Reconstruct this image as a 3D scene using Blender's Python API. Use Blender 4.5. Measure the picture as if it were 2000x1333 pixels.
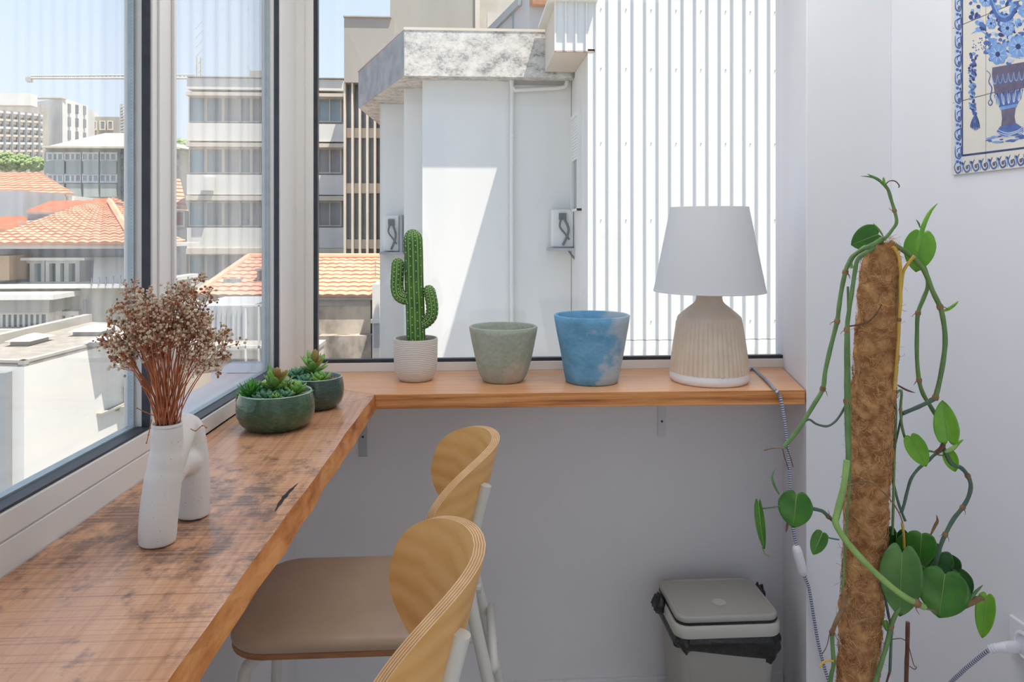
import bpy, bmesh, math, random
from mathutils import Vector, Matrix
random.seed(7)
C = bpy.context.scene.collection
for o in list(bpy.data.objects): bpy.data.objects.remove(o)
sc = bpy.context.scene
PI = math.pi
# ------------------------------------------------------------------ camera
F, SN = 1437.0, 0.06
CS = math.sqrt(1 - SN*SN)
EYE = 1.42
cd = bpy.data.cameras.new('camera'); cam = bpy.data.objects.new('camera', cd); C.objects.link(cam)
cam.location = (0, 0, EYE); cam.rotation_euler = (PI/2, 0, -math.asin(SN))
cd.sensor_width = 36; cd.lens = 36*F/2000; cd.shift_y = -216.5/2000; cd.clip_start = .02; cd.clip_end = 600
sc.camera = cam
# ------------------------------------------------------------------ view / world / sun
sc.view_settings.view_transform = 'Standard'; sc.view_settings.look = 'None'
sc.view_settings.exposure = 0.0; sc.view_settings.gamma = 1; sc.view_settings.use_curve_mapping = False
sc.cycles.transparent_max_bounces = 24
sc.cycles.max_bounces = 10; sc.cycles.diffuse_bounces = 6
w = bpy.data.worlds.new('sky'); sc.world = w; w.use_nodes = True
nt = w.node_tree; nt.nodes.clear()
tc = nt.nodes.new('ShaderNodeTexCoord'); sp = nt.nodes.new('ShaderNodeSeparateXYZ')
rp = nt.nodes.new('ShaderNodeValToRGB'); bg = nt.nodes.new('ShaderNodeBackground'); wo = nt.nodes.new('ShaderNodeOutputWorld')
nt.links.new(tc.outputs['Generated'], sp.inputs[0]); nt.links.new(sp.outputs['Z'], rp.inputs[0])
nt.links.new(rp.outputs[0], bg.inputs[0]); nt.links.new(bg.outputs[0], wo.inputs[0])
e = rp.color_ramp.elements
e[0].position = 0; e[0].color = (.80, .885, .96, 1); e[1].position = 1; e[1].color = (.42, .57, .84, 1)
k = e.new(.35); k.color = (.61, .745, .95, 1)
bg.inputs[1].default_value = 1.2
sd = bpy.data.lights.new('sun', 'SUN'); sun = bpy.data.objects.new('sun', sd); C.objects.link(sun)
sd.energy = 8.8; sd.color = (1, .94, .82); sd.angle = math.radians(.53)
sun.rotation_euler = Vector((-.286, .24, -1)).to_track_quat('-Z', 'Y').to_euler()
sun.location = (4, -4, 14)
# added area light that brightens the room, no lamp seen there
ad = bpy.data.lights.new('added_fill_light', 'AREA'); al = bpy.data.objects.new('added_fill_light', ad); C.objects.link(al)
ad.shape = 'RECTANGLE'; ad.size = 1.3; ad.size_y = .6; ad.energy = 8.5; ad.color = (.98, .98, 1)
al.location = (.25, 1.45, 2.47)

# ------------------------------------------------------------------ pixel <-> world
def ray(x, y):
    a = (x-1000)/F; b = (450-y)/F
    return Vector((SN + a*CS, CS - a*SN, b))
def WY(x, y, Y): r = ray(x, y); k = Y/r.y; return Vector((r.x*k, Y, EYE + r.z*k))
def WX(x, y, X): r = ray(x, y); k = X/r.x; return Vector((X, r.y*k, EYE + r.z*k))
def WD(x, y, d): r = ray(x, y); return Vector((r.x*d, r.y*d, EYE + r.z*d))
def WZ(x, y, z): r = ray(x, y); k = (z-EYE)/r.z; return Vector((r.x*k, r.y*k, z))

# ------------------------------------------------------------------ materials
def newmat(name):
    m = bpy.data.materials.new(name); m.use_nodes = True
    n = m.node_tree; b = n.nodes['Principled BSDF']
    return m, n, b
def lk(n, a, b): n.links.new(a, b)
def coords(n, scale=(1,1,1), rot=(0,0,0)):
    t = n.nodes.new('ShaderNodeTexCoord'); mp = n.nodes.new('ShaderNodeMapping')
    mp.inputs['Scale'].default_value = scale; mp.inputs['Rotation'].default_value = rot
    lk(n, t.outputs['Object'], mp.inputs[0]); return mp.outputs[0]
def noise(n, vec, scale, detail=4, rough=.55):
    q = n.nodes.new('ShaderNodeTexNoise'); q.inputs['Scale'].default_value = scale
    q.inputs['Detail'].default_value = detail; q.inputs['Roughness'].default_value = rough
    lk(n, vec, q.inputs['Vector']); return q.outputs['Fac']
def ramp(n, fac, stops):
    r = n.nodes.new('ShaderNodeValToRGB'); e = r.color_ramp.elements
    while len(e) < len(stops): e.new(.5)
    for i, (p, c) in enumerate(stops): e[i].position = p; e[i].color = (*c[:3], 1)
    lk(n, fac, r.inputs[0]); return r.outputs[0]
def mix(n, fac, a, b, mode='MIX'):
    m = n.nodes.new('ShaderNodeMix'); m.data_type = 'RGBA'; m.blend_type = mode
    if isinstance(fac, (int, float)): m.inputs[0].default_value = fac
    else: lk(n, fac, m.inputs[0])
    for i, v in ((6, a), (7, b)):
        if isinstance(v, tuple): m.inputs[i].default_value = (*v[:3], 1)
        else: lk(n, v, m.inputs[i])
    return m.outputs[2]
def bump(n, b, fac, strength, dist=.002):
    q = n.nodes.new('ShaderNodeBump'); q.inputs['Strength'].default_value = strength; q.inputs['Distance'].default_value = dist
    lk(n, fac, q.inputs['Height']); lk(n, q.outputs[0], b.inputs['Normal'])
def srgb(r, g, b):
    f = lambda c: (c/255/12.92) if c <= 10 else ((c/255+.055)/1.055)**2.4
    return (f(r), f(g), f(b))
def M(name, col, rough=.5, c2=None, ns=6, st=(1,1,1), lo=.35, hi=.65, bs=0, bk=0, bd=.002, metal=0, spec=.5, coat=0, det=5):
    m, n, b = newmat(name)
    b.inputs['Roughness'].default_value = rough; b.inputs['Metallic'].default_value = metal
    b.inputs['Specular IOR Level'].default_value = spec; b.inputs['Coat Weight'].default_value = coat
    v = coords(n, st)
    c2 = c2 or tuple(c*.93 for c in col)
    lk(n, ramp(n, noise(n, v, ns, det), [(lo, col), (hi, c2)]), b.inputs['Base Color'])
    if bk: bump(n, b, noise(n, v, bs, 4), bk, bd)
    return m
m = {}
m['wall'] = M('wall_paint', (.81,.81,.83), .75, (.785,.785,.81), 3, bs=60, bk=.12, bd=.001, spec=.25)
m['ceil'] = M('ceiling_paint', (.85,.85,.85), .8, spec=.2)
m['floor'] = M('floor_vinyl', (.62,.58,.53), .5, (.55,.51,.46), 4)
m['terr'] = M('added_terrace_paving', (.30,.28,.25), .8)
m['pvc'] = M('white_pvc', (.80,.78,.75), .32, (.77,.75,.72), 3)
m['gasket'] = M('black_gasket', (.022,.026,.034), .45, (.035,.04,.05), 30)
m['spacer'] = M('aluminium_spacer', (.48,.56,.58), .4, (.40,.48,.50), 40, metal=.3)
# glass: transparent pane with its own reflection
def glassmat():
    mm, n, b = newmat('window_glass'); n.nodes.remove(b)
    out = n.nodes['Material Output']; g = n.nodes.new('ShaderNodeNewGeometry')
    d = n.nodes.new('ShaderNodeVectorMath'); d.operation = 'DOT_PRODUCT'
    lk(n, g.outputs['Incoming'], d.inputs[0]); lk(n, g.outputs['Normal'], d.inputs[1])
    def mth(op, a, v=None, c=None):
        q = n.nodes.new('ShaderNodeMath'); q.operation = op
        for i, x in enumerate((a, v, c)):
            if x is None: continue
            if isinstance(x, (int, float)): q.inputs[i].default_value = x
            else: lk(n, x, q.inputs[i])
        return q.outputs[0]
    c = mth('ABSOLUTE', d.outputs['Value']); k = mth('POWER', mth('SUBTRACT', 1.0, c), 5.0)
    fr = mth('MULTIPLY_ADD', k, .96, .016)
    t = n.nodes.new('ShaderNodeBsdfTransparent'); t.inputs[0].default_value = (.988,.990,.993,1)
    s = n.nodes.new('ShaderNodeBsdfGlossy'); s.inputs['Roughness'].default_value = 0.0
    mx = n.nodes.new('ShaderNodeMixShader'); lk(n, fr, mx.inputs[0]); lk(n, t.outputs[0], mx.inputs[1]); lk(n, s.outputs[0], mx.inputs[2])
    lk(n, mx.outputs[0], out.inputs[0]); return mm
m['glass'] = glassmat()
# wood
def woodtop(name, base, dark, light, along='Y', stain=None, rough=.25, saw=True):
    mm, n, b = newmat(name); b.inputs['Roughness'].default_value = rough
    st = (38, 1.2, 6) if along == 'Y' else (1.6, 34, 20)
    v = coords(n, st); v1 = coords(n, (1,1,1))
    g = ramp(n, noise(n, v, 2.6, 6, .6), [(.30, dark), (.48, base), (.72, light)])
    blot = noise(n, v1, 3.2, 3)
    col = mix(n, .35, g, ramp(n, blot, [(.35, dark), (.65, light)]), 'MIX')
    if saw:   # band-saw marks across the board
        vs = coords(n, (1.0, 150, 1) if along == 'Y' else (1.0, 60, 1), (0, 0, .08))
        sw = noise(n, vs, 1.5, 3, .7)
        lines = ramp(n, sw, [(.38, (.42,.40,.40)), (.48, (1,1,1))])
        col = mix(n, .55, col, lines, 'MULTIPLY')
    if stain:
        cx, cy, rx, ry = stain
        mp = n.nodes.new('ShaderNodeMapping'); t = n.nodes.new('ShaderNodeTexCoord')
        mp.inputs['Location'].default_value = (-cx/rx, -cy/ry, 0); mp.inputs['Scale'].default_value = (1/rx, 1/ry, 0)
        lk(n, t.outputs['Object'], mp.inputs[0])
        gr = n.nodes.new('ShaderNodeTexGradient'); gr.gradient_type = 'SPHERICAL'; lk(n, mp.outputs[0], gr.inputs[0])
        nn = noise(n, coords(n, (22, 15, 1)), 1.0, 7, .68)
        mu = n.nodes.new('ShaderNodeMath'); mu.operation = 'MULTIPLY_ADD'
        lk(n, gr.outputs['Fac'], mu.inputs[0]); mu.inputs[1].default_value = .20; lk(n, nn, mu.inputs[2])
        f = ramp(n, mu.outputs[0], [(.56, (0,0,0)), (.70, (.78,.78,.78))])
        f = mix(n, .6, f, ramp(n, noise(n, coords(n, (1.5, 120, 1), (0,0,.08)), 1.4, 3, .7), [(.38,(.15,.15,.15)),(.56,(1,1,1))]), 'MULTIPLY')
        col = mix(n, f, col, (.075,.05,.045))
    lk(n, col, b.inputs['Base Color'])
    bump(n, b, noise(n, v, 3, 5), .25, .0012)
    return mm
WB, WDK, WL = srgb(212,156,116), srgb(182,124,86), srgb(230,180,142)
m['woodL'] = woodtop('oiled_pine_left', WB, WDK, WL, 'Y', stain=(-.03, .12, .40, .34))
m['woodB'] = woodtop('oiled_pine_back', srgb(224,164,116), srgb(198,134,88), srgb(238,188,144), 'X', saw=False, rough=.38)
def woodedge(name, along):
    mm, n, b = newmat(name); b.inputs['Roughness'].default_value = .5
    st = (3.0, 3, 85) if along == 'X' else (12, 9, 26)
    v = coords(n, st); q = noise(n, v, 1.0, 6, .62)
    lk(n, ramp(n, q, [(.32, srgb(140,80,40)), (.46, srgb(198,126,66)), (.62, srgb(222,158,98))]), b.inputs['Base Color'])
    bump(n, b, q, .35, .003); return mm
m['edgeL'] = woodedge('bark_edge', 'Y'); m['edgeB'] = woodedge('sawn_edge', 'X')
m['dark'] = M('dark_crack', (.02,.014,.01), .8)
m['steel'] = M('bracket_steel', (.50,.53,.56), .4, (.45,.48,.5), 20, metal=.3)
m['bracket'] = M('white_bracket', (.72,.73,.76), .4)
# helpers ---------------------------------------------------------- meshes
org = {}
class MB:
    def __init__(s): s.v = []; s.f = []; s.mi = []
    def add(s, vs, fs, mi=0):
        o = len(s.v); s.v += [tuple(p) for p in vs]; s.f += [tuple(i+o for i in f) for f in fs]; s.mi += [mi]*len(fs)
    def box(s, a, b, mi=0):
        x0,y0,z0 = a; x1,y1,z1 = b
        s.hexa([(x0,y0,z0),(x1,y0,z0),(x1,y1,z0),(x0,y1,z0),(x0,y0,z1),(x1,y0,z1),(x1,y1,z1),(x0,y1,z1)], mi)
    def hexa(s, p, mi=0):
        s.add(p, [(0,3,2,1),(4,5,6,7),(0,1,5,4),(1,2,6,5),(2,3,7,6),(3,0,4,7)], mi)
    def prism(s, poly, z0, z1, mi=0, mside=None):
        n = len(poly); vs = [(x,y,z0) for x,y in poly] + [(x,y,z1) for x,y in poly]
        s.add(vs, [tuple(range(n-1,-1,-1)), tuple(range(n,2*n))], mi)
        o = len(s.v)-2*n
        for i in range(n):
            j = (i+1) % n; s.f.append((o+i, o+j, o+n+j, o+n+i)); s.mi.append(mi if mside is None else mside)
    def lathe(s, prof, c, seg=48, mod=None, mi=0, capb=True, capt=False):
        n = len(prof); vs = []
        for r, z in prof:
            for k in range(seg):
                t = 2*PI*k/seg; rr = r*(mod(t, z) if mod else 1)
                vs.append((c[0]+rr*math.cos(t), c[1]+rr*math.sin(t), c[2]+z))
        fs = [(i*seg+k, i*seg+(k+1)%seg, (i+1)*seg+(k+1)%seg, (i+1)*seg+k) for i in range(n-1) for k in range(seg)]
        if capb: fs.append(tuple(range(seg-1,-1,-1)))
        if capt: fs.append(tuple((n-1)*seg+k for k in range(seg)))
        s.add(vs, fs, mi)
    def tube(s, pts, rad, sides=8, mi=0, caps=True, alt=None):
        pts = [Vector(p) for p in pts]; n = len(pts)
        R = rad if isinstance(rad, (list, tuple)) else [rad]*n
        vs = []; up = None
        for i, p in enumerate(pts):
            t = (pts[min(i+1,n-1)] - pts[max(i-1,0)])
            t = t.normalized() if t.length > 1e-9 else Vector((0,0,1))
            if up is None: up = Vector((0,1,0)) if abs(t.y) < .9 else Vector((1,0,0))
            a = (up - t*up.dot(t)); a = a.normalized() if a.length > 1e-6 else t.orthogonal().normalized()
            bb = t.cross(a); up = a
            for k in range(sides):
                q = 2*PI*k/sides; vs.append(p + (a*math.cos(q)+bb*math.sin(q))*R[i])
        o = len(s.v); s.v += [tuple(p) for p in vs]
        for i in range(n-1):
            for k in range(sides):
                s.f.append((o+i*sides+k, o+i*sides+(k+1)%sides, o+(i+1)*sides+(k+1)%sides, o+(i+1)*sides+k))
                s.mi.append(mi if alt is None else alt[(i) % len(alt)])
        if caps:
            s.f.append(tuple(o+k for k in range(sides-1,-1,-1))); s.mi.append(mi)
            s.f.append(tuple(o+(n-1)*sides+k for k in range(sides))); s.mi.append(mi)
    def ico(s, c, r, mi=0, q=(1,1,1)):
        t = 1.618; k = r/1.902
        P = [(-1,t,0),(1,t,0),(-1,-t,0),(1,-t,0),(0,-1,t),(0,1,t),(0,-1,-t),(0,1,-t),(t,0,-1),(t,0,1),(-t,0,-1),(-t,0,1)]
        FF = [(0,11,5),(0,5,1),(0,1,7),(0,7,10),(0,10,11),(1,5,9),(5,11,4),(11,10,2),(10,7,6),(7,1,8),(3,9,4),(3,4,2),(3,2,6),(3,6,8),(3,8,9),(4,9,5),(2,4,11),(6,2,10),(8,6,7),(9,8,1)]
        s.add([(c[0]+x*k*q[0], c[1]+y*k*q[1], c[2]+z*k*q[2]) for x,y,z in P], FF, mi)
    def build(s, name, mats, parent=None, smooth=False, bev=0, kind=None, norm=True, flat_angle=None):
        me = bpy.data.meshes.new(name); o0 = Vector(org[parent.name]) if parent else Vector((0,0,0))
        me.from_pydata([(x-o0.x, y-o0.y, z-o0.z) for x,y,z in s.v], [], s.f)
        if not isinstance(mats, (list, tuple)): mats = [mats]
        for mt in mats: me.materials.append(mt)
        if len(mats) > 1: me.polygons.foreach_set('material_index', s.mi)
        if norm:
            b = bmesh.new(); b.from_mesh(me); bmesh.ops.recalc_face_normals(b, faces=b.faces); b.to_mesh(me); b.free()
        if smooth:
            me.polygons.foreach_set('use_smooth', [True]*len(me.polygons))
            if flat_angle: me.set_sharp_from_angle(angle=math.radians(flat_angle))
        o = bpy.data.objects.new(name, me); C.objects.link(o)
        org[o.name] = tuple(o0)
        if parent: o.parent = parent
        if bev:
            q = o.modifiers.new('bevel', 'BEVEL'); q.width = bev; q.segments = 2; q.limit_method = 'ANGLE'; q.angle_limit = math.radians(40)
        if kind: o['kind'] = kind
        return o
def tag(o, label=None, cat=None, group=None, kind=None):
    if label: o['label'] = label
    if cat: o['category'] = cat
    if group: o['group'] = group
    if kind: o['kind'] = kind
    return o
def thing(name, label, cat, loc=(0,0,0), group=None, kind=None):
    o = bpy.data.objects.new(name, None); C.objects.link(o); o.location = loc; o.empty_display_size = .05
    org[o.name] = tuple(loc); tag(o, label, cat, group, kind); return o
def struct(o): o['kind'] = 'structure'; return o
def setroot(name):
    o = bpy.data.objects.new(name, None); C.objects.link(o); org[o.name] = (0,0,0); o['kind'] = 'structure'; return o
def smoothpath(pts, n=6):
    P = [Vector(p) for p in pts]; out = []
    for i in range(len(P)-1):
        p0 = P[max(i-1,0)]; p1 = P[i]; p2 = P[i+1]; p3 = P[min(i+2,len(P)-1)]
        for k in range(n):
            t = k/n
            out.append(.5*((2*p1)+(p2-p0)*t+(2*p0-5*p1+4*p2-p3)*t*t+(3*p1-p0-3*p2+p3)*t*t*t))
    out.append(P[-1]); return out

# ================================================================== SETTING
XL = lambda s: -.5623 + .0454*(s-.9214)            # inner face of the left (window) wall
def LW(s, off, z): return (XL(s)+off, s - .0454*off, z)
def lbox(b, s0, s1, o0, o1, z0, z1, mi=0):
    b.hexa([LW(s0,o0,z0),LW(s0,o1,z0),LW(s1,o1,z0),LW(s1,o0,z0),LW(s0,o0,z1),LW(s0,o1,z1),LW(s1,o1,z1),LW(s1,o0,z1)], mi)
TZ = 1.0; YB = 2.2; XR = 1.121; YP = 1.885; CZ = 2.5; YF = -1.3
b = MB(); b.box((-1.0, YF-.2, -.12), (XR+.2, YB+.25, 0)); struct(b.build('floor', m['floor']))
b = MB(); b.box((-1.05, YF-.2, CZ), (XR+.2, YB+.3, CZ+.15)); struct(b.build('ceiling', m['ceil']))
b = MB(); b.box((-.75, YB, 0), (1.15, YB+.2, TZ)); struct(b.build('wall_back', m['wall']))
b = MB(); lbox(b, YF, YB, -.2, 0, 0, TZ); lbox(b, YF, YB, -.2, 0, 2.42, CZ); struct(b.build('wall_left', m['wall']))
b = MB(); b.box((XR, YF-.1, 0), (XR+.15, YP+.15, CZ)); struct(b.build('wall_right', m['wall']))
R0 = WZ(1530, 718, TZ); R1 = WZ(1577, 763, TZ)
b = MB(); b.prism([(R1.x, YP), (XR, YP), (XR+.15, YP+.15), (XR+.15, YB+.2), (R0.x+.13, YB+.2), (R0.x+.035, YB+.07), (R0.x+.001, YB+.06), (R0.x, YB)], 0, CZ); struct(b.build('wall_pier', m['wall'], bev=.003))
b = MB(); b.box((-.75, YF-.15, 2.42), (XR, YF, CZ)); b.box((.95, YF-.15, 0), (XR, YF, 2.42)); struct(b.build('wall_front', m['wall']))   # unseen opening behind the camera, added to let in fill light
b = MB(); b.box((-3, -5.5, -.12), (3, YF-.2, 0)); struct(b.build('added_terrace', m['terr']))  # unseen terrace slab, added outside the fill-light opening
b = MB(); b.box((-.75, YB+.0, 2.40), (R0.x+.1, YB+.2, CZ)); struct(b.build('wall_lintel', m['wall']))
b = MB(); b.box((XL(2.2)+.002, YB-.012, 0), (R0.x-.004, YB, .07)); struct(b.build('baseboard_back', m['wall'], bev=.002))
b = MB(); b.box((XR-.012, YF, 0), (XR, YP, .07)); struct(b.build('baseboard_right', m['wall'], bev=.002))
# ---- window_1 (left, two sashes)
w1 = setroot('window_1')
S0, S1, S2, S3 = YF, 1.309, 1.392, 2.047
ZT = 2.36
def sash(s0, s1, zr, off, top):
    """rail up to zr, ledge gasket, spacer, two panes"""
    b = MB()                                        # lower rail with a groove and a lip
    lbox(b, s0, s1, -.050, off, TZ, zr-.036)
    lbox(b, s0, s1, -.050, off-.003, zr-.036, zr-.033)
    lbox(b, s0, s1, -.050, off, zr-.033, zr)
    b.build('lower_rail', m['pvc'], w1, bev=.0012)
    b = MB(); lbox(b, s0, s1, -.050, off, top, 2.42); b.build('upper_rail', m['pvc'], w1, bev=.0015)
    g = off-.004
    b = MB()
    lbox(b, s0, s1, g-.022, g, zr, zr+.004)
    lbox(b, s1-.004, s1, g-.013, g, zr, top); lbox(b, s0, s1, g-.020, g, top-.004, top)
    lbox(b, s0, s0+.004, g-.020, g, zr, top)
    b.build('gasket', m['gasket'], w1)
    b = MB()
    lbox(b, s0+.002, s1-.002, g-.038, g-.024, zr, zr+.006)
    lbox(b, s1-.006, s1-.001, g-.036, g-.026, zr, top)
    lbox(b, s0+.001, s0+.008, g-.038, g-.024, zr, top)
    q = b.build('spacer_bar', m['spacer'], w1)
    b = MB(); z = zr+.02
    while z < top-.02:
        lbox(b, s1-.0068, s1-.006, g-.032, g-.030, z, z+.0018); z += .006
    b.build('perforation', m['steel'], w1, kind='stuff')
    for k, oo in enumerate((g-.024, g-.042)):
        b = MB(); lbox(b, s0+.001, s1-.001, oo, oo+.004, zr+.001, top-.001); b.build('pane', m['glass'], w1)
sash(S0+.06, S1, 1.076, 0.0, ZT)
sash(S2-.0, S3, 1.036, 0.0, ZT)
b = MB(); lbox(b, S1, S2, -.050, 0.0, TZ, 2.42); b.build('centre_stile', m['pvc'], w1, bev=.002)
b = MB(); lbox(b, S1+.018, S1+.024, 0, .004, TZ, 2.42); lbox(b, S2-.012, S2-.002, 0, .006, TZ, 2.42); b.build('stile_bead', m['pvc'], w1, bev=.001)
b = MB(); lbox(b, S3, YB+.02, -.052, 0, TZ, 2.42); b.build('corner_stile', m['pvc'], w1, bev=.002)
b = MB(); lbox(b, S0, S0+.06, -.05, 0, TZ, 2.42); b.build('end_stile', m['pvc'], w1, bev=.002)
# ---- window_2 (back)
w2 = setroot('window_2')
XB0 = XL(2.2); XG = WY(612, 500, YB).x; XE = R0.x+.03
b = MB(); b.box((XB0-.005, YB-.0, TZ), (XG, YB+.07, 2.42)); b.build('left_stile', m['pvc'], w2, bev=.0015)
b = MB(); b.box((XG-.022, YB-.004, 1.03), (XG-.018, YB, 2.42)); b.build('stile_bead', m['pvc'], w2)
b = MB(); b.box((XG, YB, TZ), (XE, YB+.07, 1.027)); b.build('lower_rail', m['pvc'], w2, bev=.0015)
b = MB(); b.box((XG, YB, 2.38), (XE, YB+.07, 2.42)); b.build('upper_rail', m['pvc'], w2)
b = MB(); b.box((XG, YB+.002, 1.027), (XG+.012, YB+.022, 2.38)); b.box((XG, YB+.002, 1.027), (XE, YB+.022, 1.037)); b.build('gasket', m['gasket'], w2)
for yy in (YB+.024, YB+.044):
    b = MB(); b.box((XG, yy, 1.03), (XE, yy+.004, 2.38)); b.build('pane', m['glass'], w2)

# ================================================================== COUNTERS
TH = .038
ct = thing('wooden_counter', 'long brown rough-sawn wooden counter with dark stains below the left window', 'counter', (-.4, 1.0, TZ-TH))
front = []
random.seed(3)
for i in range(60):
    t = i/59; y = -1.2 + (1.897+1.2)*t
    x = -.3038 + .0347*y + .0012*math.sin(y*11)+.0008*math.sin(y*31+1)
    front.append((x, y))
front[-1] = (-.238, 1.897)
n = len(front); vs = []; fs = []; mi = []
b = MB()
back = [(XL(-1.2)+.001, -1.2), (XL(2.05)+.001, 2.05)]
top = front + [(-.515+.02, 2.065), back[1], back[0]]
# top / bottom / side as live edge: the lower rim bulges out and wavers
low = [(x+.006+.0022*math.sin(y*13)+.0015*math.sin(y*37), y) for x, y in front] ; low[-1] = (-.232, 1.897)
low = low + top[n:]
N = len(top)
b.add([(x, y, TZ) for x, y in top], [tuple(range(N))], 0)
b.add([(x, y, TZ-TH) for x, y in low], [tuple(range(N-1,-1,-1))], 1)
mid = [((a[0]+c[0])/2+(.0015*math.sin(a[1]*29) if i < n else 0), a[1]) for i, (a, c) in enumerate(zip(top, low))]
for A, Bq, zA, zB in ((top, mid, TZ, TZ-TH/2), (mid, low, TZ-TH/2, TZ-TH)):
    b.add([(x,y,zA) for x,y in A]+[(x,y,zB) for x,y in Bq], [(i,(i+1)%N,N+(i+1)%N,N+i) for i in range(N)], 1)
bo = b.build('board', [m['woodL'], m['edgeL']], ct)
# the slit-shaped crack
b = MB(); A = WZ(536, 1002, TZ); Bp = WZ(583, 944, TZ); dv = (Bp-A); pv = Vector((-dv.y, dv.x, 0)).normalized()
L = []; Rr = []
for i in range(13):
    t = i/12; ww = .0034*math.sin(PI*t)**.8*(1+.3*math.sin(i*2.3)); c = A+dv*t + pv*.004*math.sin(t*PI)
    L.append(c+pv*ww); Rr.append(c-pv*ww)
pts = [(p.x,p.y,TZ+.0006) for p in L]+[(p.x,p.y,TZ+.0006) for p in reversed(Rr)]
b.add(pts, [tuple(range(len(pts)))]); b.build('crack', m['dark'], ct, norm=False)
sh = thing('wooden_shelf', 'short orange-brown wooden shelf below the back window', 'shelf', (.3, 2.0, TZ-TH))
b = MB(); b.prism([(-.236, 1.899), (R1.x-.004, YP-.002), (R0.x-.003, YB-.001), (XB0+.004, YB-.001), (-.493, 2.07)], TZ-TH, TZ, 0, 1)
b.build('board', [m['woodB'], m['edgeB']], sh, bev=.0015)
for px, yt, label, grp in ((1292, 797, 'white metal shelf bracket under the back shelf below the lamp', 'a'), (709, 848, 'grey metal shelf bracket under the corner of the counter', 'b')):
    p = WY(px, 800, YB)
    br = thing('shelf_bracket', label, 'bracket', (p.x, YB-.002, TZ-TH))
    b = MB(); zb = WY(px, 853 if px > 1000 else 892, YB).z
    b.box((p.x-.012, YB-.0045, zb), (p.x+.012, YB-.0005, TZ-TH)); b.box((p.x-.012, YB-.13, TZ-TH-.004), (p.x+.012, YB-.0005, TZ-TH-.0002))
    b.build('plate', m['bracket'] if px > 1000 else m['steel'], br, bev=.001)
    for dz in (.3, .72):
        z = zb+(TZ-TH-zb)*(1-dz)
        b = MB(); b.tube([(p.x, YB-.004, z), (p.x, YB-.0065, z)], .0035, 10); b.build('screw', m['gasket'], br)

# ================================================================== OUTSIDE (each at its own distance)
GZ = -10.0
m['plaster'] = M('white_plaster', (.74,.715,.67), .8, (.68,.66,.63), 1.2, (1,1,.25), spec=.2)
m['plaster2'] = M('cream_plaster', (.60,.56,.49), .85, (.50,.46,.40), .8, spec=.2)
m['white_o'] = M('white_render', (.74,.715,.67), .8, (.68,.665,.63), .8, spec=.2)
m['sheet'] = M('painted_steel_sheet', (.74,.72,.68), .6, (.70,.68,.65), 2.5, (1,1,.2), spec=.3)
m['rust'] = M('rusty_sheet_edge', (.55,.33,.22), .8, (.35,.30,.28), 9)
m['conc'] = M('weathered_concrete', (.46,.43,.38), .9, (.36,.34,.31), 1.3, (1,1,.35), lo=.3, hi=.7, spec=.15)
m['tower'] = M('tower_concrete', (.42,.39,.345), .9, (.35,.325,.29), .5, (1,1,.3), lo=.3, hi=.7, spec=.15)
def lichen():
    mm, n, b = newmat('lichen_stained_concrete'); b.inputs['Roughness'].default_value = .9
    v = coords(n, (1,1,1.4)); a = noise(n, v, 3.2, 8, .72); q = noise(n, v, 17, 6, .75)
    mu = n.nodes.new('ShaderNodeMath'); mu.operation = 'MULTIPLY_ADD'; lk(n, q, mu.inputs[0]); mu.inputs[1].default_value = .55; lk(n, a, mu.inputs[2])
    lk(n, ramp(n, mu.outputs[0], [(.66, (.68,.64,.58)), (.80, (.52,.49,.45)), (.93, (.25,.24,.235))]), b.inputs['Base Color']); return mm
m['lichen'] = lichen()
m['fas_shade'] = M('shaded_fascia_concrete', (.40,.40,.40), .9, (.27,.275,.29), 2.5, (1,1,1.2), lo=.3, hi=.7, det=8, spec=.15)
m['stain'] = M('stained_render', (.60,.53,.44), .9, (.33,.28,.24), 1.1, (1,1,.7), lo=.42, hi=.66, det=9, spec=.1)
m['stain2'] = M('stained_base_render', (.46,.40,.35), .9, (.20,.175,.155), 1.8, (1,1,.5), lo=.42, hi=.62, det=9, spec=.1)
m['tile'] = M('terracotta_tile', (.72,.39,.27), .85, (.62,.32,.22), 1.5, lo=.3, hi=.7, spec=.1)
m['tile2'] = M('faded_terracotta_tile', (.62,.35,.24), .85, (.54,.29,.20), 1.5, lo=.3, hi=.7, spec=.1)
m['win'] = M('dark_window_glass', (.17,.185,.195), .14, (.25,.265,.27), .7, spec=.6)
m['winb'] = M('bluish_window_glass', (.25,.33,.37), .14, (.33,.40,.43), .8, spec=.6)
m['shut'] = M('grey_roller_shutter', (.33,.315,.32), .7, (.28,.27,.28), 3)
m['shutbr'] = M('brown_roller_shutter', (.34,.24,.20), .7)
m['fin'] = M('cream_concrete_fin', (.66,.59,.49), .85, (.60,.53,.44), 1)
m['grey_o'] = M('pale_grey_render', (.42,.43,.45), .85, (.37,.38,.40), .8, spec=.2)
m['green_o'] = M('grey_green_panel', (.42,.455,.43), .7, (.37,.40,.38), .5, spec=.3)
m['roofg'] = M('gravel_roof', (.36,.33,.29), .95, (.29,.265,.235), 6, lo=.4, hi=.6, spec=.1)
m['roofgr'] = M('pale_grey_roof', (.40,.39,.36), .9, spec=.1)
m['street'] = M('asphalt', (.36,.32,.27), .9, (.32,.28,.23), .3, spec=.1)
m['leaf_o'] = M('tree_foliage', (.30,.38,.15), .8, (.20,.28,.10), 1.5)
m['metal_o'] = M('galvanised_metal', (.34,.35,.36), .5, metal=.3)
m['cable'] = M('grey_cable', (.10,.105,.11), .6)
m['brick'] = M('brick_band', (.40,.20,.12), .9, (.33,.17,.10), 8)
m['crane'] = M('crane_steel', (.50,.48,.44), .6)
b = MB(); b.box((-160, 2.5, GZ-.2), (120, 260, GZ)); struct(b.build('ground', m['street']))

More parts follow.
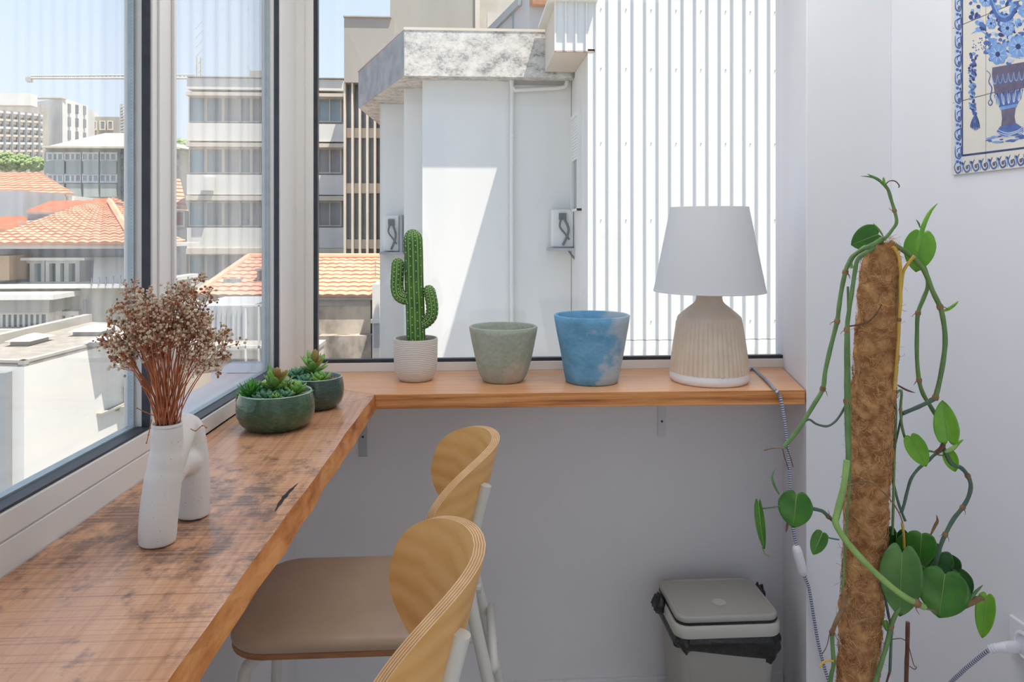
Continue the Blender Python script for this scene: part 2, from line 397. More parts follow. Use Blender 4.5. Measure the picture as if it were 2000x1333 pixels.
def px_box(x0, x1, yt, yb, Y, dep, mb=None):
    A = WY(x0, yt, Y); B = WY(x1, yb, Y); mb = mb or MB()
    mb.box((min(A.x,B.x), Y, min(A.z,B.z)), (max(A.x,B.x), Y+dep, max(A.z,B.z))); return mb
def building(name, label, cat, x0, x1, Y, dep, yt, mat, group=None, wallname='wall'):
    A = WY(x0, yt, Y); B = WY(x1, yt, Y)
    t = thing(name, label, cat, ((A.x+B.x)/2, Y, GZ), group)
    q = MB(); q.box((A.x, Y, GZ), (B.x, Y+dep, A.z)); q.build(wallname, mat, t); return t
def pwin(t, x0, x1, y0, y1, Y, frame=None, glass=None, mull=(), proud=.05, fw=.08, name='window'):
    """a framed window standing a little proud with a recessed pane"""
    A = WY(x0, y0, Y); B = WY(x1, y1, Y); xs = sorted((A.x, B.x)); z1, z0 = A.z, B.z
    f = MB(); yy = Y-proud
    f.box((xs[0]-fw, yy, z0-fw), (xs[1]+fw, Y+.02, z0)); f.box((xs[0]-fw, yy, z1), (xs[1]+fw, Y+.02, z1+fw))
    f.box((xs[0]-fw, yy, z0), (xs[0], Y+.02, z1)); f.box((xs[1], yy, z0), (xs[1]+fw, Y+.02, z1))
    for k in mull:
        c = xs[0]+(xs[1]-xs[0])*k; f.box((c-fw/2, yy, z0), (c+fw/2, Y+.02, z1))
    fo = f.build(name, frame or m['white_o'], t)
    g = MB(); g.box((xs[0], Y-proud*.4, z0), (xs[1], Y+.03, z1)); g.build('pane', glass or m['win'], fo)
    return fo

# ---------- corrugated steel building (right)
YC = 12.0
XL0 = WY(1148, 98, YC).x; XS = WY(1165, 98, YC).x
cb = thing('corrugated_building', 'tall building clad in white corrugated steel sheets filling the right of the back window', 'building', (4.5, YC, GZ))
q = MB(); q.box((XL0+.03, YC+.04, GZ), (9, 20, 5.3)); q.box((3.0, YC+.04, 5.3), (9, 20, 7.2)); q.build('core_wall', m['plaster'], cb)
q = MB(); q.box((XL0, YC+.0, GZ), (XS-.01, YC+.04, 4.4)); q.build('corner_flashing', m['sheet'], cb)
pitch = (WY(1190, 300, YC).x - XS)*.985
zs = WY(1300, 665, YC).z
pm = rm = None
def copyobj(o, loc, parent):
    c = o.copy(); C.objects.link(c); c.parent = parent; c.location = loc; org[c.name] = org[o.name]; return c
nrib = 26
for i in range(nrib):
    x = XS + i*pitch
    if i == 0:
        q = MB(); q.box((x+.03, YC+.005, zs+.01), (x+pitch-.03, YC+.04, 6.9)); q.box((x+.03, YC-.0, GZ), (x+pitch-.03, YC+.04, zs)); pm = q.build('sheet_panel', m['sheet'], cb)
        q = MB()
        for z0, z1, e in ((zs+.01, 6.9, 0), (GZ, zs, .006)):
            q.hexa([(x-.032,YC+.01-e,z0),(x-.018,YC-.034-e,z0),(x+.018,YC-.034-e,z0),(x+.032,YC+.01-e,z0),(x-.032,YC+.01-e,z1),(x-.018,YC-.034-e,z1),(x+.018,YC-.034-e,z1),(x+.032,YC+.01-e,z1)])
        rm = q.build('rib', m['sheet'], cb)
    else:
        copyobj(pm, (i*pitch, 0, 0), cb); copyobj(rm, (i*pitch, 0, 0), cb)
q = MB()
for i in range(0, nrib, 2):
    x = XS + i*pitch + .075
    for yy in (20, 135, 280, 430, 628):
        z = WY(1300, yy, YC).z; q.box((x-.006, YC-.006, z-.01), (x+.006, YC+.01, z+.01))
q.build('screw', m['metal_o'], cb, kind='stuff')
# protruding eaves box with its own sheets, canopy on top
bx0 = WY(1084, 98, YC).x; zb = WY(1084, 98, YC).z; zt = WY(1084, 4, YC).z
q = MB(); q.box((bx0+.01, YC+.03, zb), (XL0+.025, 13.65, zt)); q.build('eaves_box', m['fin'], cb)
for k in range(4):
    wv = (XS-bx0)/4; x = bx0+k*wv
    q = MB(); q.box((x+.012, YC+.0, zb-.01), (x+wv-.012, YC+.04, zt)); q.build('sheet_panel', m['sheet'], cb)
    q = MB(); q.box((x-.012, YC-.034, zb-.015), (x+.016, YC+.01, zt)); q.build('rib', m['sheet'], cb)
q = MB(); q.box((bx0-.005, YC-.005, zb-.03), (XS-.01, YC+.03, zb-.004)); q.build('rusty_edge', m['rust'], cb)
q = MB(); q.hexa([(bx0-.12,YC-.16,zt),(XS+.0,YC-.16,zt),(XS+.05,13.65,zt),(bx0-.12,13.65,zt),(bx0-.12,YC-.16,zt+.06),(XS+.0,YC-.16,zt+.06),(XS+.05,13.65,zt+.06),(bx0-.12,13.65,zt+.06)]); q.build('canopy', m['white_o'], cb)
# side window with a shutter on the left flank
q = MB(); zA = WX(1130, 225, XL0).z; zB_ = WX(1130, 310, XL0).z; zC = WX(1130, 412, XL0).z
q.box((XL0-.05, 12.85, zC), (XL0+.06, 13.65, zC+.04)); q.box((XL0-.05, 12.85, zC), (XL0+.06, 12.9, zA)); q.box((XL0-.05, 13.6, zC), (XL0+.06, 13.65, zA)); q.box((XL0-.05, 12.85, zA), (XL0+.06, 13.65, zA+.06))
sw = q.build('side_window', m['white_o'], cb)
q = MB(); q.box((XL0-.0, 12.9, zC+.04), (XL0+.05, 13.6, zB_)); q.build('pane', m['win'], sw)
q = MB(); z = zB_
while z < zA: q.box((XL0-.03, 12.9, z+.004), (XL0+.05, 13.6, z+.05)); z += .054
q.build('roller_shutter', m['plaster'], sw)

# ---------- white plastered building with stepped walls and stained cornice
wb = thing('plastered_building', 'white plastered building with stepped walls under a lichen-stained concrete cornice', 'building', (.6, 15, GZ))
zc0 = EYE + 300/F*13.7; zc1 = EYE + 389/F*13.7
def wx(px, Y): return WY(px, 300, Y).x
q = MB(); q.box((wx(825,14.1), 14.1, GZ), (XL0+.02, 21, zc0)); q.build('front_wall', m['plaster'], wb)
q = MB(); q.box((wx(789,14.95), 14.95, GZ), (wx(825,14.1)-.004, 21, zc0)); q.build('stepped_wall', m['plaster'], wb)
q = MB(); q.box((wx(742,16.8), 16.8, GZ), (wx(789,14.95)-.004, 19.9, zc0)); q.build('rear_wall', m['plaster'], wb)
P = [(wx(790,13.7), 13.7), (XL0+.02, 13.7), (XL0+.02, 20.2), (WY(742,248,20.2).x, 20.2), (WY(701,213,17.4).x, 17.4)]
q = MB(); q.prism(P, zc0, zc1); co = q.build('cornice', m['lichen'], wb)
q = MB(); a0, a1 = P[0], P[4]; nx, ny = -(a1[1]-a0[1]), (a1[0]-a0[0]); L_ = math.hypot(nx, ny); nx *= .012/L_; ny *= .012/L_
q.hexa([(a0[0]+nx,a0[1]+ny,zc0),(a0[0],a0[1],zc0),(a1[0],a1[1],zc0),(a1[0]+nx,a1[1]+ny,zc0),(a0[0]+nx,a0[1]+ny,zc1-.01),(a0[0],a0[1],zc1-.01),(a1[0],a1[1],zc1-.01),(a1[0]+nx,a1[1]+ny,zc1-.01)])
q.build('side_fascia', m['fas_shade'], wb)  # shaded side of the cornice, darkened by its own material
q = MB(); P2 = [(P[0][0]-.012, 13.69), (XL0+.02, 13.69), (XL0+.02, 20.2), (P[3][0], 20.2), (P[4][0]-.04, 17.4)]; q.prism(P2, zc1, zc1+.05); q.build('coping', m['fin'], wb)
q = MB(); q.box((wx(1003,14.1), 14.07, WY(1003,166,14.1).z), (wx(1100,14.1), 14.11, WY(1003,154,14.1).z)); q.build('recess_band', m['conc'], wb)
q = MB(); xd = wx(1000, 14.0); zt_ = WY(1000,177,14.0).z
q.tube(smoothpath([(xd,14.0,GZ),(xd,14.0,-2),(xd,14.0,zt_-.1),(xd+.06,14.0,zt_),(wx(1090,14.0),14.0,WY(1095,172,14).z),(wx(1106,14.0),14.0,WY(1095,166,14).z),(wx(1107,14.0),14.0,WY(1107,152,14).z)], 5), .04, 10)
for yy in (265, 430, 560): z = WY(1000, yy, 14).z; q.tube([(xd,14.0,z-.03),(xd,14.0,z+.03)], .052, 10)
q.build('drainpipe', m['plaster'], wb, smooth=True, flat_angle=40)

def meterbox(name, label, px0, px1, y0, y1, Y, flip):
    A = WY(px0, y0, Y); B = WY(px1, y1, Y)
    t = thing(name, label, 'utility box', ((A.x+B.x)/2, Y, B.z))
    q = MB(); q.box((A.x, Y-.28, B.z), (B.x-.1, Y-.0, A.z)); q.build('cover', m['white_o'], t, bev=.02)
    q = MB(); q.box((B.x-.08, Y-.36, B.z-.02), (B.x-.02, Y-.0, A.z+.02)); q.build('side_plate', m['metal_o'], t)
    q = MB(); q.box((A.x-.08, Y-.42, B.z-.07), (B.x, Y, B.z-.02)); q.build('shelf_plate', m['grey_o'], t)
    q = MB(); h = A.z-B.z; x0 = A.x+(.35)*(B.x-A.x)
    q.box((x0-.05, Y-.33, A.z-.28*h), (x0+.09, Y-.28, A.z-.1*h))
    q.tube(smoothpath([(x0,Y-.32,A.z-.2*h),(x0-.04,Y-.36,A.z-.45*h),(x0+.06,Y-.36,A.z-.65*h),(x0+.14,Y-.34,A.z-.8*h)],5), .02, 6)
    q.tube(smoothpath([(x0+.05,Y-.32,A.z-.25*h),(x0+.12,Y-.37,A.z-.5*h),(x0+.1,Y-.36,A.z-.7*h),(x0+.02,Y-.34,A.z-.95*h)],5), .026, 6)
    if flip: q.tube(smoothpath([(B.x-.2,Y-.3,B.z-.06),(B.x-.1,Y-.32,B.z-.2),(B.x+.03,Y-.34,B.z-.3)],4), .022, 6)
    q.build('cable', m['cable'], t)
meterbox('utility_box', 'small open utility box with dark cables on the shaded wall left of the cactus', 752, 790, 422, 490, 16.8, False)
meterbox('utility_box', 'white utility box with hanging cables on the plastered wall beside the corrugated sheets', 1075, 1126, 410, 482, 14.05, True)

# ---------- concrete tower blocks behind
t = building('concrete_tower', 'tall beige-grey concrete block rising directly behind the stained cornice', 'building', 762, 933, 36, 6, -60, m['tower'])
q = px_box(928, 937, -60, 60, 35.9, .3); q.build('edge_pipe', m['fin'], t)
building('lit_tower_face', 'sunlit edge right of the tall concrete block, painted pale cream', 'building', 937, 1010, 37, 5, -60, m['plaster2'])  # sunlit face beside the tower, its brightness put in as cream colour
fb = thing('finned_building', 'concrete stair block with dark glazing divided by thin vertical cream fins', 'building', (-3, 30, GZ))
q = px_box(672, 770, 33, 162, 29.6, 6); q.build('upper_wall', m['tower'], fb)
q = px_box(670, 764, 30, 34, 29.5, 6.2); q.build('coping', m['conc'], fb)
q = px_box(672, 790, 162, 900, 30.2, 5); q.build('glazing', m['win'], fb)
for ya, yb in ((250, 270), (358, 378), (468, 486)): px_box(673, 790, ya, yb, 29.95, .3).build('floor_band', m['fin'], fb)
for x in (673, 688, 702.5, 717, 732, 746, 760): px_box(x-2, x+1.6, 162, 880, 29.7, .5).build('fin', m['fin'], fb)

# ---------- apartment building with white bands
ap = thing('apartment_building', 'apartment building with white parapet bands and long rows of windows behind the corner post', 'building', (-9, 34, GZ))
q = px_box(370, 671, 179, 1200, 34.4, 9); q.build('wall', m['conc'], ap)
for k, (w0, w1_, p0, p1) in enumerate(((189, 238, 240, 277), (290, 338, 341, 381), (394, 441, 445, 485), (497, 545, 549, 588))):
    px_box(365, 671, p0, p1, 33.8, .6).build('parapet', m['white_o'], ap)
    px_box(363, 671, p1+1, p1+11, 33.7, .7).build('slab_edge', m['fin'], ap)
    X = [370, 403, 437, 470, 492, 527, 560, 592, 622, 668]
    for i in range(len(X)-1):
        gm = [m['winb'], m['win'], m['shut'], m['win'], m['shut'], m['shutbr'] if k == 2 else m['winb'], m['shutbr'], m['win'], (m['winb'], m['shut'], m['win'], m['win'])[k]][i]
        pwin(ap, X[i]+2, X[i+1]-3, w0+2, w1_-1, 34.38, m['fin'], gm, (.5,) if i in (4, 8) else (), fw=.06)
px_box(365, 671, 152, 177, 33.7, 9.5).build('roof_parapet', m['white_o'], ap)
px_box(362, 671, 179, 189, 33.6, .9).build('slab_edge', m['fin'], ap)
px_box(364, 671, 150, 152, 33.6, 9.7).build('roof_edge', m['conc'], ap)
px_box(487, 510, 138, 151, 36, 1.5).build('chimney', m['conc'], ap)
q = px_box(392, 412, 346, 372, 33.3, .45)
ac = tag(q.build('condenser_unit', m['white_o']), 'white air conditioner unit on the third white band of the apartment building', 'air conditioner')

# ---------- building with brick band, top centre
bb = thing('brick_building', 'building corner with a sloping gutter, brick band and blue windows above the cornice', 'building', (1.8, 19, zc1))
def skew(x0, y0, x1, y1, th, Y0, Y1, dd, name, mat):
    A = WY(x0, y0, Y0); B = WY(x1, y1, Y1); q = MB(); h0 = th*Y0/F; h1 = th*Y1/F
    q.hexa([(A.x,A.y,A.z-h0),(A.x+dd,A.y,A.z-h0),(B.x+dd,B.y,B.z-h1),(B.x,B.y,B.z-h1),(A.x,A.y,A.z),(A.x+dd,A.y,A.z),(B.x+dd,B.y,B.z),(B.x,B.y,B.z)])
    return q.build(name, mat, bb)
skew(950, 57, 1012, -6, 16, 24, 19, .3, 'gutter', m['metal_o'])
skew(952, 62, 1034, -22, 90, 24.1, 18.2, 3, 'wall', m['grey_o'])
skew(966, 58, 1040, -14, 22, 23.2, 17.9, .5, 'brick_band', m['brick'])
q = px_box(1000, 1028, 25, 70, 20, .3); q.build('window', m['winb'], bb)
q = px_box(1028, 1045, -60, 70, 19.4, .5); q.build('pier', m['grey_o'], bb)
q = px_box(1045, 1070, 25, 70, 20, .3); q.build('window', m['winb'], bb)
q = px_box(1020, 1090, -80, 28, 19.6, .4); q.build('upper_wall', m['grey_o'], bb)
q = MB(); A = WY(952, 62, 24); q.box((A.x, 24.2, zc1), (4.5, 25, WY(952, 20, 24).z)); q.build('rear_wall', m['plaster2'], bb)

# ---------- tiled roofs
def tileroof(parent, e0, e1, r0, r1, rows, mat, pitchw=.24, th=.05, name='roof_tiles', res=4):
    """stepped courses of barrel tiles between the eave e0-e1 and the ridge r0-r1"""
    e0, e1, r0, r1 = map(Vector, (e0, e1, r0, r1)); nrm = (e1-e0).cross(r0-e0).normalized()
    if nrm.z < 0: nrm = -nrm
    q = MB(); L = (e1-e0).length; nc = max(2, int(L/pitchw)*res)
    for k in range(rows):
        t0, t1 = k/rows, (k+1.25)/rows
        rowsv = []
        for t, h in ((t0, th), (min(t1,1), .012)):
            for i in range(nc+1):
                u = i/nc; p = (e0.lerp(e1, u)).lerp(r0.lerp(r1, u), t)
                rowsv.append(p + nrm*(h + .03*abs(math.sin(PI*i/res)) + .006*math.sin(k*1.7+i*.3)))
        low = [e0.lerp(e1, i/nc).lerp(r0.lerp(r1, i/nc), t0) for i in range(nc+1)]
        vs = rowsv + low; a = nc+1
        fs = [(i, i+1, a+i+1, a+i) for i in range(nc)] + [(2*a+i, 2*a+i+1, i+1, i) for i in range(nc)]
        q.add(vs, fs)
    o = q.build(name, mat, parent, kind='stuff', norm=False); return o
rh = thing('tiled_house', 'low house with orange tiled roof and stained walls beyond the corner post', 'house', (-4.2, 23.46, GZ))
E0 = WY(380, 580, 22.63); E1 = WY(742, 580, 22.63); G0 = WY(486, 505, 26.50); G1 = WY(742, 505, 26.50)
tileroof(rh, E0, E1, G0, G1, 10, m['tile'], pitchw=.33, th=.06)
q = MB(); q.tube([G0+Vector((0,0,.06)), G1+Vector((0,0,.06))], .12, 8); q.tube([E0+Vector((0,0,.06)), G0+Vector((0,0,.06))], .12, 8); q.build('ridge_cap', m['tile'], rh)
W0 = WY(440, 600, 23.11).x; W1 = WY(726, 600, 23.11).x
q = MB(); q.box((WY(396,600,23.11).x, 22.80, GZ), (W1, 26.22, E0.z+.02)); q.build('front_wall', m['stain'], rh)
q = MB(); q.hexa([(E0.x,22.66,E0.z-.10),(E1.x,22.66,E1.z-.10),(E1.x,22.8,E1.z-.04),(E0.x,22.8,E0.z-.04),(E0.x,22.66,E0.z),(E1.x,22.66,E1.z),(E1.x,22.8,E1.z+.04),(E0.x,22.8,E0.z+.04)]); q.build('eave_board', m['conc'], rh)
q = MB(); q.box((WY(396,600,23.05).x, 22.77, WY(600,598,22.8).z), (W1-.02, 22.80, E0.z-.02)); q.build('eave_shade_strip', m['conc'], rh)  # strip whose darker colour stands for the shade under the eave
q = px_box(622, 725, 657, 1100, 22.36, .6); q.build('base_wall', m['stain2'], rh)
q = px_box(502, 536, 529, 549, 23.87, .7); dm = q.build('dormer', m['shut'], rh)
px_box(498, 540, 525, 529, 23.74, .9).build('dormer_roof', m['conc'], dm)
q = px_box(436, 470, 545, 558, 23.74, .3); q.build('skylight', m['winb'], rh)
q = MB(); aA = WY(728, 508, 24.84); aB = WY(729, 545, 23.74); q.tube([(aB.x,24.29,aB.z),(aB.x,24.29,aA.z)], .015, 6); q.build('aerial', m['metal_o'], rh)
nb = building('narrow_annex', 'narrow white annex strip between the tiled house and the plastered building', 'building', 727, 741, 22.22, 3, 556, m['white_o'])
q = px_box(724, 741, 625, 632, 22.01, .3); q.build('ledge', m['white_o'], nb); q = px_box(730, 741, 632, 680, 22.08, .2); q.build('vent_panel', m['grey_o'], nb)
# grey annex with white railing seen through the left window
an = building('grey_annex', 'pale grey sheet-clad annex below the tiled roof beyond the left window', 'building', 372, 490, 14.2, 2, 598, m['grey_o'])
for i in range(12):
    px_box(374+i*10, 376+i*10, 600, 678, 14.15, .06).build('rib', m['grey_o'], an)
sb = building('stained_wall', 'beige rain-stained wall at the foot of the annex near the left sill', 'wall', 330, 622, 13.5, .5, 682, m['stain'])
px_box(330, 622, 678, 683, 13.4, .7).build('coping', m['conc'], sb)
rl = thing('white_railing', 'thin white metal railing frame in front of the grey annex', 'railing', (-5.2, 12.8, -3))
for x0, x1, y0, y1, nme in ((478, 481, 603, 760, 'post'), (503.5, 507, 596, 760, 'post'), (560, 563, 600, 760, 'post'), (472, 600, 596, 598.5, 'rail'), (478, 600, 676, 680, 'rail')):
    px_box(x0, x1, y0, y1, 12.8, .05).build(nme, m['white_o'], rl)

# ---------- near white annex with flat roof (left)
na = thing('flat_roofed_annex', 'bright white flat-roofed annex close below the left window', 'building', (-5.5, 9, GZ))
zr = .144
c0, c1, c2, c3 = WZ(47, 713, zr), WZ(345, 636, zr), WZ(165, 631, zr), WZ(-60, 686, zr)
cL = WZ(-60, 710, zr)
poly = [(cL.x,cL.y), (c0.x,c0.y), (c1.x,c1.y), (c2.x,c2.y), (c3.x,c3.y)]
q = MB(); q.prism(poly, GZ, zr-.02); q.build('wall', m['white_o'], na)
q = MB(); q.prism(poly, zr-.02, zr+.015); q.build('gravel_roof', m['roofg'], na)
def strip(A, B, wd, z0, z1, name, mat):
    d = Vector((B[0]-A[0], B[1]-A[1])); d.normalize(); nn = Vector((-d.y, d.x))*wd
    q = MB(); q.prism([(A[0],A[1]),(B[0],B[1]),(B[0]+nn.x,B[1]+nn.y),(A[0]+nn.x,A[1]+nn.y)], z0, z1); return q.build(name, mat, na)
strip(poly[0], poly[1], .06, zr, zr+.04, 'roof_edge', m['conc']); strip(poly[1], poly[2], .06, zr, zr+.04, 'roof_edge', m['conc']); strip(poly[3], poly[4], .1, zr, zr+.12, 'roof_edge', m['conc'])
ddp = WD(20, 730, c0.y-.05)
q = MB(); fy = c0.y - .03; A = WY(-60, 728, fy); B = WY(17, 950, fy); q.box((A.x, fy-.05, B.z-1), (B.x, fy+.1, A.z)); q.build('grey_door', m['metal_o'], na)
for i, (x0, x1, yb_, lab) in enumerate(((8, 56, 679, 'nearest the left edge'), (132, 195, 659, 'at the far edge'), (162, 205, 680, 'in the middle by the near edge'), (210, 238, 676, 'half hidden by the dried flowers'))):
    a = WZ(x0, yb_, zr+.01); bq = WZ(x1, yb_, zr+.01); d_ = abs(bq.x-a.x)
    t = thing('skylight', 'low white skylight on the gravel roof, '+lab, 'skylight', ((a.x+bq.x)/2, a.y+.2, zr+.015))
    q = MB(); q.box((a.x+.04, a.y+.04, zr+.015), (bq.x-.04, a.y+.44, zr+.07)); q.build('curb', m['conc'], t)
    q = MB(); x_0, x_1, y_0, y_1 = a.x, bq.x, a.y, a.y+.5; xm = (x_0+x_1)/2; ym = (y_0+y_1)/2
    q.add([(x_0,y_0,zr+.07),(x_1,y_0,zr+.07),(x_1,y_1,zr+.07),(x_0,y_1,zr+.07),(x_0+.12,ym-.08,zr+.12),(x_1-.12,ym-.08,zr+.12),(x_1-.12,ym+.08,zr+.12),(x_0+.12,ym+.08,zr+.12)],
          [(3,2,1,0),(4,5,6,7),(0,1,5,4),(1,2,6,5),(2,3,7,6),(3,0,4,7)]); q.build('dome', m['white_o'], t)
# ledge and flower pot on the annex's side wall
u_ = Vector((c1.x-c0.x, c1.y-c0.y)).normalized(); nrm_ = Vector((u_.y, -u_.x))
def side(px, py):      # point of the side wall behind a pixel
    r = ray(px, py); k = ((c0.x)*u_.y - (c0.y)*u_.x)/(r.x*u_.y - r.y*u_.x); return Vector((r.x*k, r.y*k, EYE+r.z*k))
def ledge(p0, p1, pz, h, dp, name, mat, par):
    A = side(p0, pz); B = side(p1, pz); q = MB(); z1 = A.z
    q.prism([(A.x,A.y),(B.x,B.y),(B.x+nrm_.x*dp,B.y+nrm_.y*dp),(A.x+nrm_.x*dp,A.y+nrm_.y*dp)], z1-h, z1); return q.build(name, mat, par)
ledge(188, 345, 808, .02, .06, 'ledge', m['conc'], na)
ledge(225, 345, 795, .05, .16, 'window_sill', m['conc'], na)
A = side(247, 795)
gp = thing('potted_grass', 'terracotta pot of pale grass with one blue flower on the annex sill', 'potted plant', (A.x+nrm_.x*.08, A.y+nrm_.y*.08, A.z))
cx_, cy_, cz_ = gp.location
q = MB(); q.lathe([(.05,0),(.075,.11),(.08,.11),(.08,.125),(.07,.125),(.066,.1)], (cx_,cy_,cz_), 16, capt=True); q.build('pot', m['tile'], gp)
q = MB()
for i in range(70):
    a = random.uniform(0, 2*PI); r = random.uniform(0,.06); h = random.uniform(.10,.22); e = random.uniform(.02,.09)
    p = Vector((cx_+r*math.cos(a), cy_+r*math.sin(a), cz_+.1)); q.tube([p, p+Vector((e*.4*math.cos(a), e*.4*math.sin(a), h*.6)), p+Vector((e*math.cos(a), e*math.sin(a), h))], [.006,.005,.001], 3)
m['grass'] = M('pale_grass', (.42,.48,.13), .7); q.build('grass', m['grass'], gp, kind='stuff')
m['blue_fl'] = M('blue_flower', (.10,.45,.68), .6)
q = MB(); q.tube([(cx_,cy_,cz_+.1),(cx_-.02,cy_,cz_+.26),(cx_-.03,cy_,cz_+.36)], .005, 5); q.build('stem', m['leaf_o'], gp)
q = MB()
for i in range(14): a = i*2.4; q.ico((cx_-.03+.022*math.cos(a), cy_+.022*math.sin(a), cz_+.37+.012*math.sin(i)), .018)
q.build('flower', m['blue_fl'], gp)

# ---------- white house with terrace (left)
YW = 17.0
th_ = thing('terrace_house', 'cream house with a white-framed terrace storey under the big orange roof', 'house', (-11, YW, GZ))
px_box(-80, 262, 562, 1100, YW, 3.4).build('lower_wall', m['plaster2'], th_)
px_box(-80, 264, 556, 563, YW-.3, 3.8).build('terrace_edge', m['white_o'], th_)
px_box(-80, 262, 486, 562, YW+.7, 2.7).build('upper_wall', m['grey_o'], th_)
px_box(-80, 264, 479, 486, YW-.3, 3.9).build('gutter', m['white_o'], th_)
px_box(30, 165, 504, 509, YW+.2, .5).build('lintel', m['white_o'], th_)
pwin(th_, 44, 92, 514, 557, YW+.68, m['white_o'], m['winb'], (.64,), fw=.1, proud=.25)
pwin(th_, 108, 158, 514, 557, YW+.68, m['white_o'], m['win'], (.33,.66), fw=.1, proud=.25)
q = MB(); A = WY(184, 506, YW+.6); B = WY(262, 506, YW+.6); Cc = WY(181, 556, YW-.2); D = WY(254, 556, YW-.2)
q.hexa([(Cc.x,Cc.y,Cc.z),(D.x,D.y,D.z),(B.x,B.y+.06,B.z-.03),(A.x,A.y+.06,A.z-.03),(Cc.x,Cc.y,Cc.z+.04),(D.x,D.y,D.z+.04),(B.x,B.y,B.z+.04),(A.x,A.y,A.z+.04)]); q.build('awning', m['white_o'], th_)
for i in range(6): px_box(178+i*14, 179.5+i*14, 543-i*1.2, 558, YW-.32, .03).build('railing_post', m['metal_o'], th_)
px_box(-40, 18, 500, 548, YW-.2, 1).build('ochre_bay', M('ochre_wall', (.46,.32,.20), .8), th_)
px_box(-80, 104, 577, 586, YW-1.1, 1.2).build('balcony_roof', m['white_o'], th_)
px_box(-80, 96, 586, 611, YW-.9, .9).build('balcony_valance', m['conc'], th_)
px_box(-80, 104, 645, 660, YW-1.1, 1.2).build('balcony_floor', m['fin'], th_)
pwin(th_, -60, 92, 615, 645, YW-.62, m['white_o'], m['win'], tuple(i/14 for i in range(1,14)), fw=.05)
q = px_box(-80, 98, 611, 660, YW-.6, .6); q.build('balcony_wall', m['white_o'], th_)
pwin(th_, 125, 150, 616, 650, YW-.02, m['white_o'], m['win'], (.5,), fw=.1, proud=.12)
q = MB(); p = WY(166, 585, YW-.1); p2 = WY(166, 650, YW-.1); q.tube([(p.x,YW-.1,p2.z),(p.x,YW-.1,p.z)], .035, 8); q.build('drainpipe', m['metal_o'], th_)
# its roof (hipped)
E0 = WY(-60, 479, YW-.5); E1 = WY(262, 478, YW-.5); G0 = WY(160, 402, 22.5); G1 = WY(214, 398, 22.5)
tileroof(th_, E0, E1, G0, G1, 18, m['tile2'])
E2 = WY(362, 474, 21.0); tileroof(th_, E1, E2, G1, G1+Vector((.02,.02,0)), 18, m['tile'])
q = MB(); q.tube([E1+Vector((0,0,.08)), G1+Vector((0,0,.08))], .09, 6); q.build('hip_cap', m['tile'], th_)
q = px_box(198, 215, 455, 465, 18.2, .6); q.build('roof_hatch', m['metal_o'], th_)
# ---------- roofs further up the hill
def house(label, eave, ridge, Ye, Yr, rows, wall=None, wcol='white_o', mat='tile'):
    x0, y0, x1, y1 = eave; a0, b0, a1, b1 = ridge
    t = thing('hill_house', label, 'house', (WY((x0+x1)/2, y0, Ye).x, Ye, GZ))
    tileroof(t, WY(x0,y0,Ye), WY(x1,y1,Ye), WY(a0,b0,Yr), WY(a1,b1,Yr), rows, m[mat], pitchw=.5, th=.09, res=2)
    A = WY(x0+2, y0, Ye+.3); B = WY(x1-2, y1, Ye+.3)
    q = MB(); q.box((A.x, Ye+.3, GZ), (B.x, Ye+(Yr-Ye)*.55, min(A.z,B.z)-.05)); q.build('wall', m[wcol], t); return t
t = house('house with an orange roof between the big roof and the green office block', (52,415,200,416), (100,395,205,394), 26, 31, 8, wcol='grey_o')
t = house('house with a small peaked orange roof and two skylights behind the big roof', (150,412,290,416), (186,390,222,388), 31.5, 35, 8)
q = px_box(172, 190, 398, 404, 32.5, .4); q.build('skylight', m['win'], t); q = px_box(213, 232, 396, 406, 32.5, .4); q.build('skylight', m['win'], t)
t = house('house with an orange roof and skylight at the left edge below the white gable', (-60,455,88,452), (-40,426,45,425), 24, 28, 8, wcol='plaster2')
q = px_box(34, 52, 433, 443, 25.5, .4); q.build('skylight', m['winb'], t)
px_box(52, 105, 431, 437, 25.5, 2).build('flat_canopy', m['white_o'], t)
t = house('large red-roofed white house high on the left below the trees', (-60,378,146,381), (-40,337,78,338), 34, 41, 10, mat='tile')
for x in (55, 73, 97, 112): pwin(t, x, x+13, 386, 395, 34.2, m['white_o'], m['shut'], fw=.08)
px_box(40, 150, 399, 413, 33.2, 1).build('terrace', m['white_o'], t)
t = building('grey_gable_house', 'pale grey gable wall at the left edge below the red roof', 'house', -60, 45, 30, 3, 372, m['grey_o'])
t = house('reddish roofed house beyond the centre stile beside the apartment building', (325,408,366,410), (330,352,352,350), 36, 40, 8)
pwin(t, 345, 358, 415, 440, 36.2, m['white_o'], m['brick'], fw=.1)
# office block
ob = thing('office_block', 'long grey-green office block with ribbon windows and a pale hipped roof', 'building', (-26, 48, GZ))
px_box(86, 232, 290, 1000, 48, 9).build('wall', m['green_o'], ob)
px_box(230, 345, 290, 1000, 48.5, 9).build('side_wall', m['plaster2'], ob)
E0 = WY(82, 288, 47.4); E1 = WY(345, 288, 47.4); G0 = WY(205, 260, 53); G1 = WY(240, 260, 53)
q = MB(); q.add([E0, E1, (E1.x+4, 60, E1.z), (E0.x-2, 60, E0.z), G0, G1], [(0,1,5,4),(1,2,5),(2,3,4,5),(3,0,4),(3,2,1,0)]); q.build('roof', m['roofgr'], ob)
px_box(82, 345, 285, 290, 47.2, .6).build('eave', m['fin'], ob)
for yy in (301, 343):
    for x0, x1 in ((95,122),(129,157),(163,192),(197,226)): pwin(ob, x0, x1, yy, yy+11, 47.95, m['white_o'], m['winb'], (.33,.66), fw=.12)
for yy in (312, 357):
    for x0, x1 in ((95,125),(129,158),(163,192),(196,227)): px_box(x0, x1, yy+2, yy+28, 47.8, .3).build('spandrel', m['green_o'], ob)
